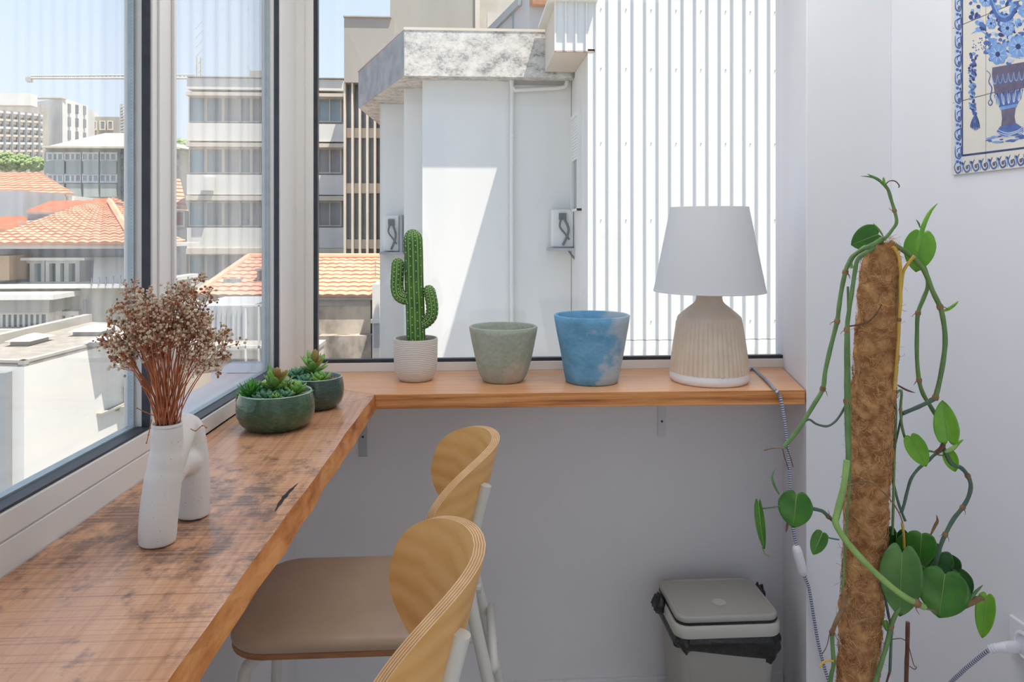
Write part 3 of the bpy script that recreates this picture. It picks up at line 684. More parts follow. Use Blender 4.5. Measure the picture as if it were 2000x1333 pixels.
for yy in (301, 323, 366): px_box(232, 345, yy, yy+9, 48.2, .4).build('window_strip', m['win'] if yy != 301 else m['shut'], ob)
# white tower with slit windows
tw = thing('white_tower', 'white tower with rows of narrow slit windows on the left skyline', 'building', (-48, 85, GZ))
q = MB(); A = WY(122, 190, 80); B = WY(172, 196, 86); z = A.z
q.prism([(A.x,80),(B.x,86),(B.x-3,96),(WY(60,190,83).x,92),(WY(60,190,83).x,83.5)], GZ, z); q.build('wall', m['white_o'], tw)
dx = (B.x-A.x); dy = 6.0
for i in range(3):
    for k in range(3):
        px = 133+15*i; r = ray(px, 200); # point on the slanted face
        s = ((A.x*dy - 80*dx)/(r.x*dy - r.y*dx)); p = Vector((r.x*s, r.y*s, 0)); zz = WY(px, 203+26*k+2*i, p.y).z
        q = MB(); q.box((p.x-.15, p.y-.12, zz-.95), (p.x+.15, p.y+.3, zz)); q.build('slit_window', m['win'], tw)
px_box(60, 122, 189, 192, 79.8, .8).build('coping', m['fin'], tw)
# scaffold building
sf = thing('scaffolded_building', 'long building wrapped in scaffolding at the far left skyline', 'building', (-56, 72, GZ))
q = MB(); A = WY(-60, 178, 68); B = WY(95, 230, 78)
q.hexa([(A.x,68,GZ),(B.x,78,GZ),(B.x-2,79.5,GZ),(A.x-2,72,GZ),(A.x,68,A.z),(B.x,78,B.z+1.2),(B.x-2,79.5,B.z+1.2),(A.x-2,72,A.z)]); q.build('wall', m['conc'], sf)
px_box(-60, 60, 181, 206, 67, 1).build('penthouse', m['white_o'], sf)
for k in range(6):
    q = MB(); z0_ = WY(-60, 208+17*k, 66).z; z1_ = WY(95, 222+14*k, 76).z
    q.hexa([(A.x,66.3,z0_-.2),(B.x,76.3,z1_-.2),(B.x,77,z1_-.2),(A.x,67,z0_-.2),(A.x,66.3,z0_),(B.x,76.3,z1_),(B.x,77,z1_),(A.x,67,z0_)]); q.build('scaffold_deck', m['fin'] if k % 2 else m['white_o'], sf)
for i in range(12):
    t_ = i/11; x = A.x+(B.x-A.x)*t_; y = 66.2+10*t_
    q = MB(); q.box((x-.1, y, GZ), (x+.1, y+.2, WY(-60,205,66).z*(1-t_)+WY(95,222,76).z*t_)); q.build('scaffold_pole', m['metal_o'], sf)
t = building('roofscape_block', 'pale flat-roofed block between the white tower and the mast', 'building', 174, 262, 90, 8, 228, m['tower'])
for x in (180, 197, 212): pwin(t, x, x+7, 238, 252, 89.9, m['fin'], m['win'], fw=.15)
ms = thing('roof_mast', 'slim lattice antenna mast on the distant pale roof', 'mast', (WY(240,260,88).x, 88, WY(240,262,88).z))
q = MB()
for x in (236, 246):
    a_ = WY(x, 262, 88); c_ = WY(x, 203, 88); q.box((a_.x-.12, 88, a_.z), (a_.x+.12, 88.25, c_.z))
for i in range(9): a_ = WY(236, 258-6*i, 88); c_ = WY(246, 255-6*i, 88); q.tube([a_, c_], .07, 4)
q.build('lattice', m['crane'], ms)
# tower crane
cr = thing('tower_crane', 'pale tower crane whose long jib crosses the sky behind the left window', 'crane', (WY(392,150,120).x, 120, GZ))
q = MB(); q.tube([WY(50,153,120), WY(412,153,120)], .18, 4); q.tube([WY(60,148.5,120), WY(380,146,120)], .10, 4)
for i in range(40): x = 60+i*8; q.tube([WY(x,153,120), WY(x+4,148,120)], .06, 3); q.tube([WY(x+4,148,120), WY(x+8,153,120)], .06, 3)
q.build('jib', m['crane'], cr)
q = MB(); a_ = WY(389, 112, 120)
for dx_ in (-.5, .5): q.tube([(a_.x+dx_,120,GZ),(a_.x+dx_*.6,120,a_.z)], .16, 4)
for i in range(30): z = GZ+i*1.5; q.tube([(a_.x-.5,120,z),(a_.x+.5,120,z+1.2)], .08, 3)
q.build('mast', m['crane'], cr)
px_box(50, 58, 150, 159, 119.6, 1).build('jib_end', m['crane'], cr)
# trees on the hill
for i, (x, yb_, r, lab) in enumerate(((12, 330, 16, 'green tree at the far left edge below the scaffolding'), (40, 330, 14, 'green bushy tree in the middle of the row below the scaffolding'), (70, 331, 12, 'rightmost tree of the row beside the office block'), (352, 290, 9, 'small green tree beyond the stile left of the apartment building'))):
    Y = 58 if i < 3 else 60; c_ = WY(x, yb_-r*.9, Y); R_ = r*Y/F*1.15
    t = thing('tree', lab, 'tree', (c_.x, Y, GZ))
    q = MB(); q.tube([(c_.x,Y,GZ),(c_.x,Y,c_.z)], .2, 6); q.build('trunk', m['rust'], t)
    q = MB()
    for k in range(420):
        a = random.uniform(0,2*PI); ph = math.acos(random.uniform(-1,1)); rr = R_*random.uniform(.55,1.08)
        q.ico((c_.x+rr*math.sin(ph)*math.cos(a)*1.2, Y+rr*math.sin(ph)*math.sin(a), c_.z+rr*math.cos(ph)*.85), random.uniform(.08,.17))
    q.build('crown', m['leaf_o'], t, kind='stuff')

# ================================================================== THINGS ON THE COUNTERS
m['speck'] = None
def speckled(name, col, dot, rough=.6, sc_=260, thr=.70, bumpk=.25):
    mm, n, b = newmat(name); b.inputs['Roughness'].default_value = rough
    v = coords(n); a = noise(n, v, 14, 4)
    d = noise(n, v, sc_, 2, .4)
    base = ramp(n, a, [(.35, col), (.65, tuple(c*.92 for c in col))])
    col_ = mix(n, ramp(n, d, [(thr, (0,0,0)), (thr+.03, (1,1,1))]), base, dot)
    lk(n, col_, b.inputs['Base Color']); bump(n, b, noise(n, v, 90, 5), bumpk, .001); return mm
m['vase'] = speckled('speckled_white_stoneware', (.74,.71,.67), (.36,.30,.25), .6, 300, .72)
m['mouth_dark'] = M('mouth_shade', (.05,.045,.04), .9)
# ---- two-legged arch vase
A = WZ(300, 1063, TZ); B_ = WZ(366, 1011, TZ)
A = Vector((-.415, 1.012, TZ)); B_ = Vector((-.402, 1.105, TZ))
va = thing('arch_vase', 'speckled white two-legged ceramic vase holding the dried flowers on the counter', 'vase', (A.x, A.y, TZ))
q = MB()
def zt(z, r): return (z, r)
top1 = WD(318, 826, A.y)
q.tube(smoothpath([(A.x, A.y, TZ+.001),(A.x+.001, A.y+.001, TZ+.03),(A.x+.004, A.y+.006, TZ+.075),(A.x+.008, A.y+.010, TZ+.115),(A.x+.009, A.y+.010, TZ+.158)],6),
       [.0235]*3+[.0242]*4+[.0245]*4+[.0240]*4+[.0225]*4+[.0205]*4+[.0195]*2, 28)
q.tube(smoothpath([(B_.x, B_.y, TZ+.001),(B_.x+.001, B_.y, TZ+.04),(B_.x, B_.y-.003, TZ+.085),(B_.x-.002, B_.y-.012, TZ+.125),(B_.x-.004, B_.y-.030, TZ+.139),(A.x+.010, A.y+.035, TZ+.122),(A.x+.007, A.y+.012, TZ+.095)],5),
       [.0225]*4+[.0225]*8+[.0220]*6+[.020]*4+[.021]*9, 28)
q.tube(smoothpath([(A.x+.004, A.y+.012, TZ+.078),(A.x+.008, A.y+.045, TZ+.092),(B_.x, B_.y-.012, TZ+.085)],6), .0205, 24)
bd = q.build('body', m['vase'], va, smooth=True)
rm_ = bd.modifiers.new('remesh', 'REMESH'); rm_.mode = 'VOXEL'; rm_.voxel_size = .0022; rm_.use_smooth_shade = True
s_ = bd.modifiers.new('smooth', 'SMOOTH'); s_.iterations = 14; s_.factor = .6
q = MB(); tc_ = Vector((A.x+.009, A.y+.010, TZ+.157))
q.lathe([(.0155,-.004),(.0165,.0),(.0178,.0025),(.0195,.0022),(.0198,-.001)], tc_, 32, capb=True); q.build('rim', m['vase'], va, smooth=True)
q = MB(); q.lathe([(.0160,.0),(.010,.0012)], (tc_.x, tc_.y, tc_.z+.0005), 24, capt=True, capb=False); q.build('mouth', m['mouth_dark'], va)  # dark disc closing the neck, coloured to stand for the shade inside
# ---- dried flowers
m['dstem'] = M('dried_stem', srgb(190,114,72), .7, srgb(154,90,58), 60)
m['dfl'] = M('dried_flower', srgb(226,210,182), .85, srgb(190,160,128), 55, lo=.38, hi=.62)
m['dfl2'] = M('dried_bud', srgb(160,108,80), .85, srgb(126,82,62), 60)
bq = thing('dried_flower_bouquet', 'bunch of dried brown stems with tiny beige flowers in the arch vase', 'dried flowers', tuple(tc_))
random.seed(21)
def bez(p0, p1, p2, n):
    return [p0*(1-t)**2 + p1*2*t*(1-t) + p2*t*t for t in [i/n for i in range(n+1)]]
ctr = WD(333, 645, .985)
for i in range(72):
    # targets fill a fan-shaped crown: wide left-right, less front-back
    while True:
        u, v_, w_ = random.uniform(-1,1), random.uniform(-1,1), random.uniform(-1,1)
        if u*u+v_*v_+w_*w_ < 1: break
    ang = math.copysign(abs(u)**.85, u)*.95
    L = .166 + .030*v_ - .020*abs(u)**2 + random.uniform(-.014,.012)
    if i in (0,1): ang = (-.84, .80)[i]; L = .140
    hor = math.sin(ang*.95); tip = tc_ + Vector((hor*L*.68 - .002, w_*.050, math.cos(ang*.9)*L*1.0 - .002 + (.02 if i == 5 else 0)))
    a0 = random.uniform(0, 2*PI); r0 = .0125*math.sqrt(random.random())
    base = tc_ + Vector((r0*math.cos(a0)+hor*.006, r0*math.sin(a0), -.012))
    mid_ = base.lerp(tip, .5) + Vector((-hor*.020, 0, .012))
    path = bez(base, mid_, tip, 9)
    q = MB(); fl = MB(); q.tube(path, [.00105-.0006*k/9 for k in range(10)], 5)
    dd = (path[9]-path[7]).normalized()
    for k in range(random.randint(6, 9)):
        t = random.uniform(.60, .98); kk = int(t*9); p0 = path[kk].lerp(path[min(kk+1,9)], t*9-kk)
        a1 = random.uniform(0, 2*PI); sidev = dd.orthogonal().normalized(); sidev = Matrix.Rotation(a1, 3, dd) @ sidev
        ln = random.uniform(.014, .034)*(1.1-.45*t)
        e1 = p0 + (dd*.75+sidev*.62)*ln; ee = [p0, p0.lerp(e1,.5)+sidev*.001, e1]
        q.tube(ee, [.0005,.0004,.0003], 3, caps=False)
        for jj in range(random.randint(6, 9)):
            ff = e1 + Vector([random.gauss(0,.0036) for _ in range(3)])
            fl.ico(ff, random.uniform(.0011,.0025), 0 if random.random() < .72 else 1, (random.uniform(.7,1.3), random.uniform(.7,1.3), random.uniform(.7,1.3)))
            if jj < 3: q.tube([e1-dd*.002, ff], [.00035,.00025], 3, caps=False)
    for jj in range(9):
        ff = tip + Vector([random.gauss(0,.0045) for _ in range(3)]); fl.ico(ff, random.uniform(.0012,.0026), 0 if random.random() < .72 else 1)
    st = q.build('stem', m['dstem'], bq, norm=False)
    fl.build('flower_head', [m['dfl'], m['dfl2']], st, norm=False, kind='stuff')
# stray sprigs near the mouth
for k, pts in enumerate(((( 372,838),(382,842),(395,832),(403,836)), ((300,812),(285,806),(268,798)), ((296,820),(290,850),(286,866)), ((300,800),(292,770),(276,752)))):
    q = MB(); P_ = [WD(x, y, .975) for x, y in pts]; q.tube(smoothpath(P_, 4), .0006, 4)
    for p in P_[1:]: q.ico(p, .0012)
    q.build('sprig', m['dstem'], bq, norm=False)

# ---- succulent bowls
m['glaze'] = None
def glaze(name, c1, c2, c3):
    mm, n, b = newmat(name); b.inputs['Roughness'].default_value = .16; b.inputs['Coat Weight'].default_value = .6; b.inputs['Coat Roughness'].default_value = .08
    v = coords(n, (1,1,.8)); a = noise(n, v, 26, 6, .65)
    lk(n, ramp(n, a, [(.3, c1), (.52, c2), (.72, c3)]), b.inputs['Base Color'])
    bump(n, b, noise(n, coords(n,(1,1,1.4)), 95, 4, .55), .9, .004); return mm
m['glaze'] = glaze('green_crackle_glaze', (.016,.058,.026), (.028,.086,.036), (.065,.145,.070))
m['glaze2'] = glaze('dark_green_crackle_glaze', (.016,.045,.034), (.022,.062,.044), (.04,.10,.072))
m['rimw'] = M('pale_glaze_rim', (.42,.50,.45), .25, (.28,.38,.32), 30, coat=.4)
m['gold'] = M('peeling_gold_patch', (.55,.46,.30), .4, (.35,.30,.2), 200, metal=.3)
m['gravel'] = M('grey_gravel', (.30,.27,.25), .9, (.12,.10,.09), 160, lo=.4, hi=.6)
m['soil'] = M('dark_soil', (.045,.035,.028), .95)
m['suc1'] = M('fresh_green_succulent', srgb(150,190,92), .4, srgb(88,144,66), 45)
m['suc2'] = M('deep_green_succulent', srgb(84,158,52), .4, srgb(50,116,44), 45)
m['suc3'] = M('blue_green_succulent', srgb(112,160,124), .45, srgb(72,122,92), 45)
m['suc4'] = M('red_tipped_succulent', srgb(172,158,82), .42, srgb(150,112,70), 60)
def leafmesh(q, base, direc, L, W, up=Vector((0,0,1)), curl=.2, thick=.25, mi=0, nseg=6, tipw=0.0):
    """a fleshy tapering leaf with a rounded underside"""
    d = direc.normalized(); s = d.cross(up); s = s.normalized() if s.length > 1e-4 else d.orthogonal().normalized(); nn = s.cross(d).normalized()
    rings = []
    for i in range(nseg+1):
        t = i/nseg; wv = W*.5*((math.sin(PI*(.10+.72*t**1.25))**.8) if i < nseg else .12)
        c = base + d*(L*t) + nn*(curl*L*t*t)
        rings.append([c - s*wv, c + nn*wv*thick, c + s*wv, c - nn*wv*thick*1.6])
    vs = [p for r in rings for p in r]; fs = []
    for i in range(nseg):
        for k in range(4): fs.append((i*4+k, i*4+(k+1)%4, (i+1)*4+(k+1)%4, (i+1)*4+k))
    fs += [(3,2,1,0), tuple(nseg*4+k for k in range(4))]
    q.add(vs, fs, mi)
def pebbles(parent, c, R, z, nmb, mat, hole=0, sz=.0032):
    q = MB()
    for i in range(nmb):
        a = random.uniform(0, 2*PI); r = math.sqrt(random.uniform(hole*hole, 1))*R
        s_ = sz*random.uniform(.6, 1.3); q.ico((c[0]+r*math.cos(a), c[1]+r*math.sin(a), z+random.uniform(0,.002)), s_, 0, (1, random.uniform(.7,1.2), random.uniform(.5,.8)))
    o = q.build('gravel', mat, parent, kind='stuff', norm=False); return o
def rosette(parent, c, n, L, W, mat, spread, name='rosette', lift=.5, thick=.3, curl=.15, layers=3):
    """one object per leaf"""
    for i in range(n):
        t = i/n; a = i*2.39996; el = lift + (1.35-lift)*(t**.8)*spread
        d = Vector((math.cos(a)*math.cos(el), math.sin(a)*math.cos(el), math.sin(el)))
        q = MB(); leafmesh(q, Vector(c)+d*.003, d, L*(1-.35*t)*random.uniform(.85,1.1), W*(1-.25*t), curl=curl, thick=thick)
        q.build('leaf', mat, parent, smooth=True)
def bowl(label, cx, cy, R, H, gm, seed, plants):
    random.seed(seed)
    t = thing('potted_succulent', label, 'potted plant', (cx, cy, TZ))
    prof = [(R*.50,0),(R*.68,.0012),(R*.80,H*.07),(R*.92,H*.2),(R*.985,H*.38),(R*1.0,H*.55),(R*.985,H*.75),(R*.94,H*.93),(R*.925,H*.985)]
    q = MB(); q.lathe(prof, (cx,cy,TZ), 64, mod=lambda a,z: 1+.006*math.sin(3*a+z*60)+.004*math.sin(7*a-z*90)); bw = q.build('bowl', gm, t, smooth=True)
    q = MB(); q.lathe([(R*.925,H*.975),(R*.915,H*1.0),(R*.885,H*1.0),(R*.875,H*.96),(R*.87,H*.80)], (cx,cy,TZ), 64, capb=False); q.build('rim', m['rimw'], bw, smooth=True)
    q = MB(); q.lathe([(R*.875,H*.84),(.001,H*.86)], (cx,cy,TZ), 32, capb=False); q.build('soil', m['soil'], t)
    pebbles(t, (cx,cy), R*.84, TZ+H*.85, 420, m['gravel'])
    for (px, py, dz, kind, sc_) in plants:
        c = (cx+px*R, cy+py*R, TZ+H*.86+dz)
        if kind == 'rosette': rosette(t, c, 22, .024*sc_, .010*sc_, m['suc1'], .9, lift=.05, thick=.35)
        elif kind == 'spiky':
            for i in range(46):
                a = i*2.4; el = .15+1.3*(i/46); d = Vector((math.cos(a)*math.cos(el), math.sin(a)*math.cos(el), math.sin(el)))
                q = MB(); leafmesh(q, Vector(c), d, .026*sc_*random.uniform(.8,1.1), .0042*sc_, curl=.1, thick=.5, nseg=4); q.build('leaf', m['suc2'], t, smooth=True, norm=False)
        elif kind == 'blue': rosette(t, c, 18, .020*sc_, .011*sc_, m['suc3'], .8, lift=.0, thick=.4)
        elif kind == 'tall':
            q = MB(); q.tube([c, (c[0], c[1], c[2]+.018*sc_)], .003, 7); q.build('stem', m['suc1'], t)
            c2 = Vector((c[0], c[1], c[2]+.016*sc_))
            for i in range(16):
                a = i*2.4+.6; el = .30+.95*(i/16)**1.3; L = random.uniform(.026,.040)*sc_
                d = Vector((math.cos(a)*math.cos(el), math.sin(a)*math.cos(el), math.sin(el)))
                q = MB(); leafmesh(q, c2-Vector((0,0,.012*(1-i/16))), d, L,   .0145*sc_, curl=.12, thick=.16, nseg=7)
                q.build('leaf', m['suc4'] if i in (10,13,15) else m['suc1'], t, smooth=True)
    return t
c1_ = WD(539, 835, 1.57); c2_ = WD(617, 797, 1.745)
b1 = bowl('green glazed bowl of succulents nearer the camera with a gold chip on its left side', c1_.x, c1_.y, .081, .077, m['glaze'], 5,
     [(-.55,-.25,.0,'spiky',1.6),(.02,-.1,.004,'tall',1.3),(.28,-.3,0,'blue',1.5),(-.15,-.5,0,'blue',1.5),(.45,.05,.002,'rosette',1.6),(-.2,.45,.002,'rosette',1.6),(-.55,.3,.0,'blue',1.4),(.35,.5,.0,'spiky',.9),(.1,-.52,0,'rosette',.9)])
b2 = bowl('darker green glazed bowl of succulents farther back in the counter corner', c2_.x, c2_.y, .0655, .074, m['glaze2'], 9,
     [(-.1,.1,.008,'tall',1.25),(-.45,-.1,0,'blue',1.5),(.2,-.35,0,'rosette',1.45),(-.3,-.5,0,'blue',1.4),(-.5,.4,.002,'rosette',1.5),(.05,-.55,0,'rosette',.8),(-.7,-.1,.01,'blue',1.4)])
q = MB(); random.seed(2)
for i in range(16):
    a = PI*1.0 + random.uniform(-.05,.22); z = .077*(.74+random.uniform(0,.24)); rr = .081*(1.002-.06*max(0,(z/.077-.75))*4*.9)
    q.box((c1_.x+rr*math.cos(a)-.0012, c1_.y+rr*math.sin(a)-.0022, TZ+z-.002), (c1_.x+rr*math.cos(a)+.001, c1_.y+rr*math.sin(a)+.0022, TZ+z+.002))
q.build('gold_chip', m['gold'], b1)

# ---- cactus
m['cact'] = M('cactus_green', srgb(70,116,42), .45, srgb(44,86,30), 16, lo=.4, hi=.62)
m['cgroove'] = M('cactus_rib_light', srgb(118,164,66), .5)
m['spine'] = M('white_areole', (.70,.72,.58), .9)
def potmat(name, col):
    mm, n, b = newmat(name); b.inputs['Roughness'].default_value = .7
    wv = n.nodes.new('ShaderNodeTexWave'); wv.wave_type = 'BANDS'; wv.bands_direction = 'Z'; wv.inputs['Scale'].default_value = 62; wv.inputs['Distortion'].default_value = 2.2; wv.inputs['Detail'].default_value = 3; wv.inputs['Detail Scale'].default_value = .6
    lk(n, coords(n), wv.inputs['Vector']); b.inputs['Base Color'].default_value = (*col, 1)
    bump(n, b, wv.outputs['Fac'], .5, .0012); return mm
m['cpot'] = potmat('ribbed_offwhite_ceramic', (.66,.62,.57))
cc = WD(812, 741, 2.065); Rc = .0615
ca = thing('potted_cactus', 'tall green two-armed cactus in a ribbed off-white pot on the shelf', 'potted plant', (cc.x, cc.y, TZ))
q = MB(); q.lathe([(.040,0),(.0435,.001),(.052,.012),(.0585,.028),(.0605,.05),(.0615,.115),(.0612,.118),(.0575,.118),(.0565,.112),(.056,.095)], (cc.x,cc.y,TZ), 64); q.build('pot', m['cpot'], ca, smooth=True, flat_angle=60)
q = MB(); q.lathe([(.0565,.104),(.001,.105)], (cc.x,cc.y,TZ), 32, capb=False); q.build('soil', m['soil'], ca)
random.seed(4); pebbles(ca, (cc.x,cc.y), .052, TZ+.106, 260, m['gravel'])
def cactus_part(name, pts, rad, nr, seed):
    random.seed(seed); P_ = smoothpath(pts, 10); n = len(P_); q = MB(); sides = nr*6; sp_ = []
    vs = []; up = Vector((0,1,0))
    for i, p in enumerate(P_):
        t = (P_[min(i+1,n-1)]-P_[max(i-1,0)]).normalized(); a = (up-t*up.dot(t)).normalized(); bb = t.cross(a); up = a
        s = i/(n-1); tail = 1-s; L = 1.0
        dist_end = (P_[-1]-p).length; R_ = rad*min(1, math.sqrt(max(0, 1-(1-min(1, dist_end/(rad*1.3)))**2))) if dist_end < rad*1.3 else rad
        R_ = max(R_, rad*.05)
        for k in range(sides):
            th = 2*PI*k/sides; rr = R_*(1+.085*math.cos(nr*th))
            vs.append(p+(a*math.cos(th)+bb*math.sin(th))*rr)
            if k % 6 == 0 and i % 4 == (0 if (k//6)%2 else 2) and R_ > rad*.4: sp_.append((p+(a*math.cos(th)+bb*math.sin(th))*rr*1.005))
    fs = [(i*sides+k, i*sides+(k+1)%sides, (i+1)*sides+(k+1)%sides, (i+1)*sides+k) for i in range(n-1) for k in range(sides)]
    fs += [tuple(range(sides-1,-1,-1)), tuple((n-1)*sides+k for k in range(sides))]
    mi_ = [1 if (k % 6) in (2,3) and nr*1 > 0 else 0 for i in range(n-1) for k in range(sides)] + [0,0]
    q.v = [tuple(v) for v in vs]; q.f = fs; q.mi = mi_
    o = q.build(name, [m['cact'], m['cgroove']] , ca, smooth=True)
    q = MB()
    for p in sp_: q.ico(p, .0017)
    q.build('areoles', m['spine'], o, kind='stuff', norm=False); return o
def K(x, y, d=2.065): return WD(x, y, d)
cactus_part('stem', [K(813,672),K(812,640),K(811,600),K(809,550),K(808,500),K(807,470),K(806,456),K(806,448)], .0245, 11, 1)
cactus_part('arm', [K(803,583),K(790,583),K(779,576),K(775,560),K(776,535),K(777,515),K(778,504)], .0170, 9, 2)
cactus_part('arm', [K(822,634),K(832,629),K(842,618),K(844,600),K(841,580),K(838,568),K(837,557)], .0158, 9, 3)

# ---- sage and blue cement pots
def cement(name, c1, c2, c3, cs=12):
    mm, n, b = newmat(name); b.inputs['Roughness'].default_value = .82; b.inputs['Specular IOR Level'].default_value = .25
    v = coords(n); a = noise(n, v, cs, 5, .6)
    lk(n, ramp(n, a, [(.36, c1), (.5, c2), (.62, c3)]), b.inputs['Base Color'])
    w1 = noise(n, coords(n,(1,1,.5)), 60, 5, .6); vo = n.nodes.new('ShaderNodeTexVoronoi'); vo.inputs['Scale'].default_value = 75; lk(n, coords(n), vo.inputs['Vector'])
    mu = n.nodes.new('ShaderNodeMath'); mu.operation = 'MULTIPLY_ADD'; lk(n, vo.outputs['Distance'], mu.inputs[0]); mu.inputs[1].default_value = .5; lk(n, w1, mu.inputs[2])
    bump(n, b, mu.outputs[0], .9, .0032); return mm
m['sage'] = cement('sage_cement', srgb(172,178,164), srgb(160,168,150), srgb(180,174,160), 9)
def bluemat():
    mm, n, b = newmat('blue_patinated_cement'); b.inputs['Roughness'].default_value = .8; b.inputs['Specular IOR Level'].default_value = .25
    v = coords(n, (1,1,1.3)); a = noise(n, v, 15, 6, .6)
    base = ramp(n, a, [(.35, srgb(98,150,182)), (.55, srgb(112,166,200)), (.7, srgb(122,172,206))])
    t = n.nodes.new('ShaderNodeTexCoord'); sx = n.nodes.new('ShaderNodeSeparateXYZ'); lk(n, t.outputs['Object'], sx.inputs[0])
    mu = n.nodes.new('ShaderNodeMath'); mu.operation = 'MULTIPLY_ADD'; lk(n, sx.outputs['X'], mu.inputs[0]); mu.inputs[1].default_value = 2.6
    lk(n, noise(n, v, 11, 5, .55), mu.inputs[2])
    col = mix(n, ramp(n, mu.outputs[0], [(.53, (0,0,0)), (.64, (.85,.85,.85))]), base, srgb(180,192,198))
    lk(n, col, b.inputs['Base Color']); bump(n, b, noise(n, coords(n,(1,1,1.2)), 70, 5), .8, .003); return mm
m['bluep'] = bluemat()
def cpot(label, c, rb, rt, H, mat, belly, seed):
    t = thing('cement_pot', label, 'plant pot', (c.x, c.y, TZ))
    th = .0075; prof = [(rb*.93,0),(rb,.003)]
    for i in range(1, 11):
        s = i/10; prof.append((rb+(rt-rb)*(s**belly), .003+(H-.003-.002)*s))
    prof += [(rt-.002,H),(rt-th+.001,H),(rt-th-.001,H-.003)]
    for i in range(9, 1, -1): s = i/10; prof.append((rb+(rt-rb)*(s**belly)-th-.001, .003+(H-.005)*s))
    random.seed(seed); a_, b_, c_ = [random.uniform(0,6) for _ in range(3)]
    md = lambda a, z: 1+.010*math.sin(2*a+a_+z*8)+.006*math.sin(5*a+b_+z*30)+.004*math.sin(11*a+c_-z*50)
    q = MB(); q.lathe(prof, (c.x,c.y,TZ), 72, mod=md, capt=True); q.build('body', mat, t, smooth=True, flat_angle=70)
    return t
cpot('rough sage-green cement pot standing empty between the cactus and the blue pot', WD(983, 742, 2.055), .056, .0945, .153, m['sage'], .62, 1)
bp_ = WD(1156, 744, 2.045); cpot('larger blue patinated cement pot standing empty left of the lamp', bp_, .073, .1045, .186, m['bluep'], .92, 2)

# ---- lamp
def lampmat():
    mm, n, b = newmat('beige_glazed_ceramic'); b.inputs['Roughness'].default_value = .45
    v = coords(n); lk(n, ramp(n, noise(n, v, 20, 4), [(.35, srgb(220,202,182)), (.65, srgb(212,192,170))]), b.inputs['Base Color']); return mm
m['lampb'] = lampmat(); m['lampw'] = M('white_glazed_base', (.86,.86,.86), .45, (.83,.83,.84), 30)
def fabric(name, col):
    mm, n, b = newmat(name); b.inputs['Roughness'].default_value = .9; b.inputs['Base Color'].default_value = (*col,1); b.inputs['Specular IOR Level'].default_value = .15
    v = coords(n, (1,1,1)); bump(n, b, noise(n, v, 900, 2), .25, .0004)
    tr = n.nodes.new('ShaderNodeBsdfTranslucent'); tr.inputs[0].default_value = (.80,.80,.80,1)
    mx = n.nodes.new('ShaderNodeMixShader'); mx.inputs[0].default_value = .28
    lk(n, b.outputs[0], mx.inputs[1]); lk(n, tr.outputs[0], mx.inputs[2]); lk(n, mx.outputs[0], n.nodes['Material Output'].inputs[0]); return mm
m['shade'] = fabric('white_linen_shade', (.80,.80,.81))
lc = WD(1385, 741, 2.055)
la = thing('table_lamp', 'beige ribbed ceramic table lamp with a white fabric shade on the shelf', 'lamp', (lc.x, lc.y, TZ))
def pz(y, d=2.07): return (450-y)/F*d + EYE - TZ
wz0 = .0
q = MB(); q.lathe([(.097,0),(.103,.0015),(.108,.010),(.1085,.018),(.1070,pz(722))], (lc.x,lc.y,TZ), 80, mod=lambda a,z: 1+(.006*math.cos(46*a) if z > .02 else 0)); q.build('white_base', m['lampw'], la, smooth=True)
zb0, zb1, zn0, zn1, znt = pz(722), pz(618), pz(590), pz(581), pz(570)
def flute(a, z):
    if z < zb1-.006: return 1+.030*(abs(math.sin(23*a))**.7-.5)
    return 1
prof = [(.1070,zb0)]+[(.1070-(.1070-.0865)*(i/8)**1.15, zb0+(zb1-zb0)*i/8) for i in range(1,9)]+[(.084,zb1+.003),(.078,zb1+.009),(.060,zb1+.024),(.042,zn0-.002),(.0375,zn0+.004),(.0355,zn1),(.0360,zn1+.006),(.0385,znt),(.0385,znt+.02),(.020,znt+.022)]
q = MB(); q.lathe(prof, (lc.x,lc.y,TZ), 276, mod=flute, capb=False, capt=True); q.build('body', m['lampb'], la, smooth=True, flat_angle=75)
q = MB(); q.tube([(lc.x,lc.y,TZ+znt+.02),(lc.x,lc.y,TZ+znt+.09)], .014, 16); q.build('socket', m['lampw'], la, smooth=True, flat_angle=40)
q = MB(); q.lathe([(.010,znt+.085),(.016,znt+.10),(.028,znt+.125),(.030,znt+.145),(.020,znt+.168),(.004,znt+.176)], (lc.x,lc.y,TZ), 24, capt=True); q.build('bulb', m['lampw'], la, smooth=True)
zs0, zs1 = pz(568), pz(406)
q = MB(); q.lathe([(.1525,zs0),(.1065,zs1),(.1055,zs1),(.1515,zs0),(.1525,zs0)], (lc.x,lc.y,TZ), 96, capb=False); shd = q.build('shade', m['shade'], la, smooth=True, flat_angle=60)
for a_ in (0,):
  q = MB(); q.lathe([(.1528,zs0-.001),(.1531,zs0+.0035),(.1512,zs0+.004),(.1510,zs0-.001),(.1528,zs0-.001)], (lc.x,lc.y,TZ), 96, capb=False); q.build('trim', m['shade'], shd, smooth=True); q = MB(); q.lathe([(.1068,zs1-.004),(.1069,zs1+.001),(.1050,zs1+.001),(.1052,zs1-.004),(.1068,zs1-.004)], (lc.x,lc.y,TZ), 96, capb=False); q.build('trim', m['shade'], shd, smooth=True)
q = MB()
for a in (0, 2.094, 4.189): q.tube([(lc.x,lc.y,TZ+zs1-.02),(lc.x+.106*math.cos(a),lc.y+.106*math.sin(a),TZ+zs1-.004)], .0015, 6)
q.build('spider', m['steel'], shd)
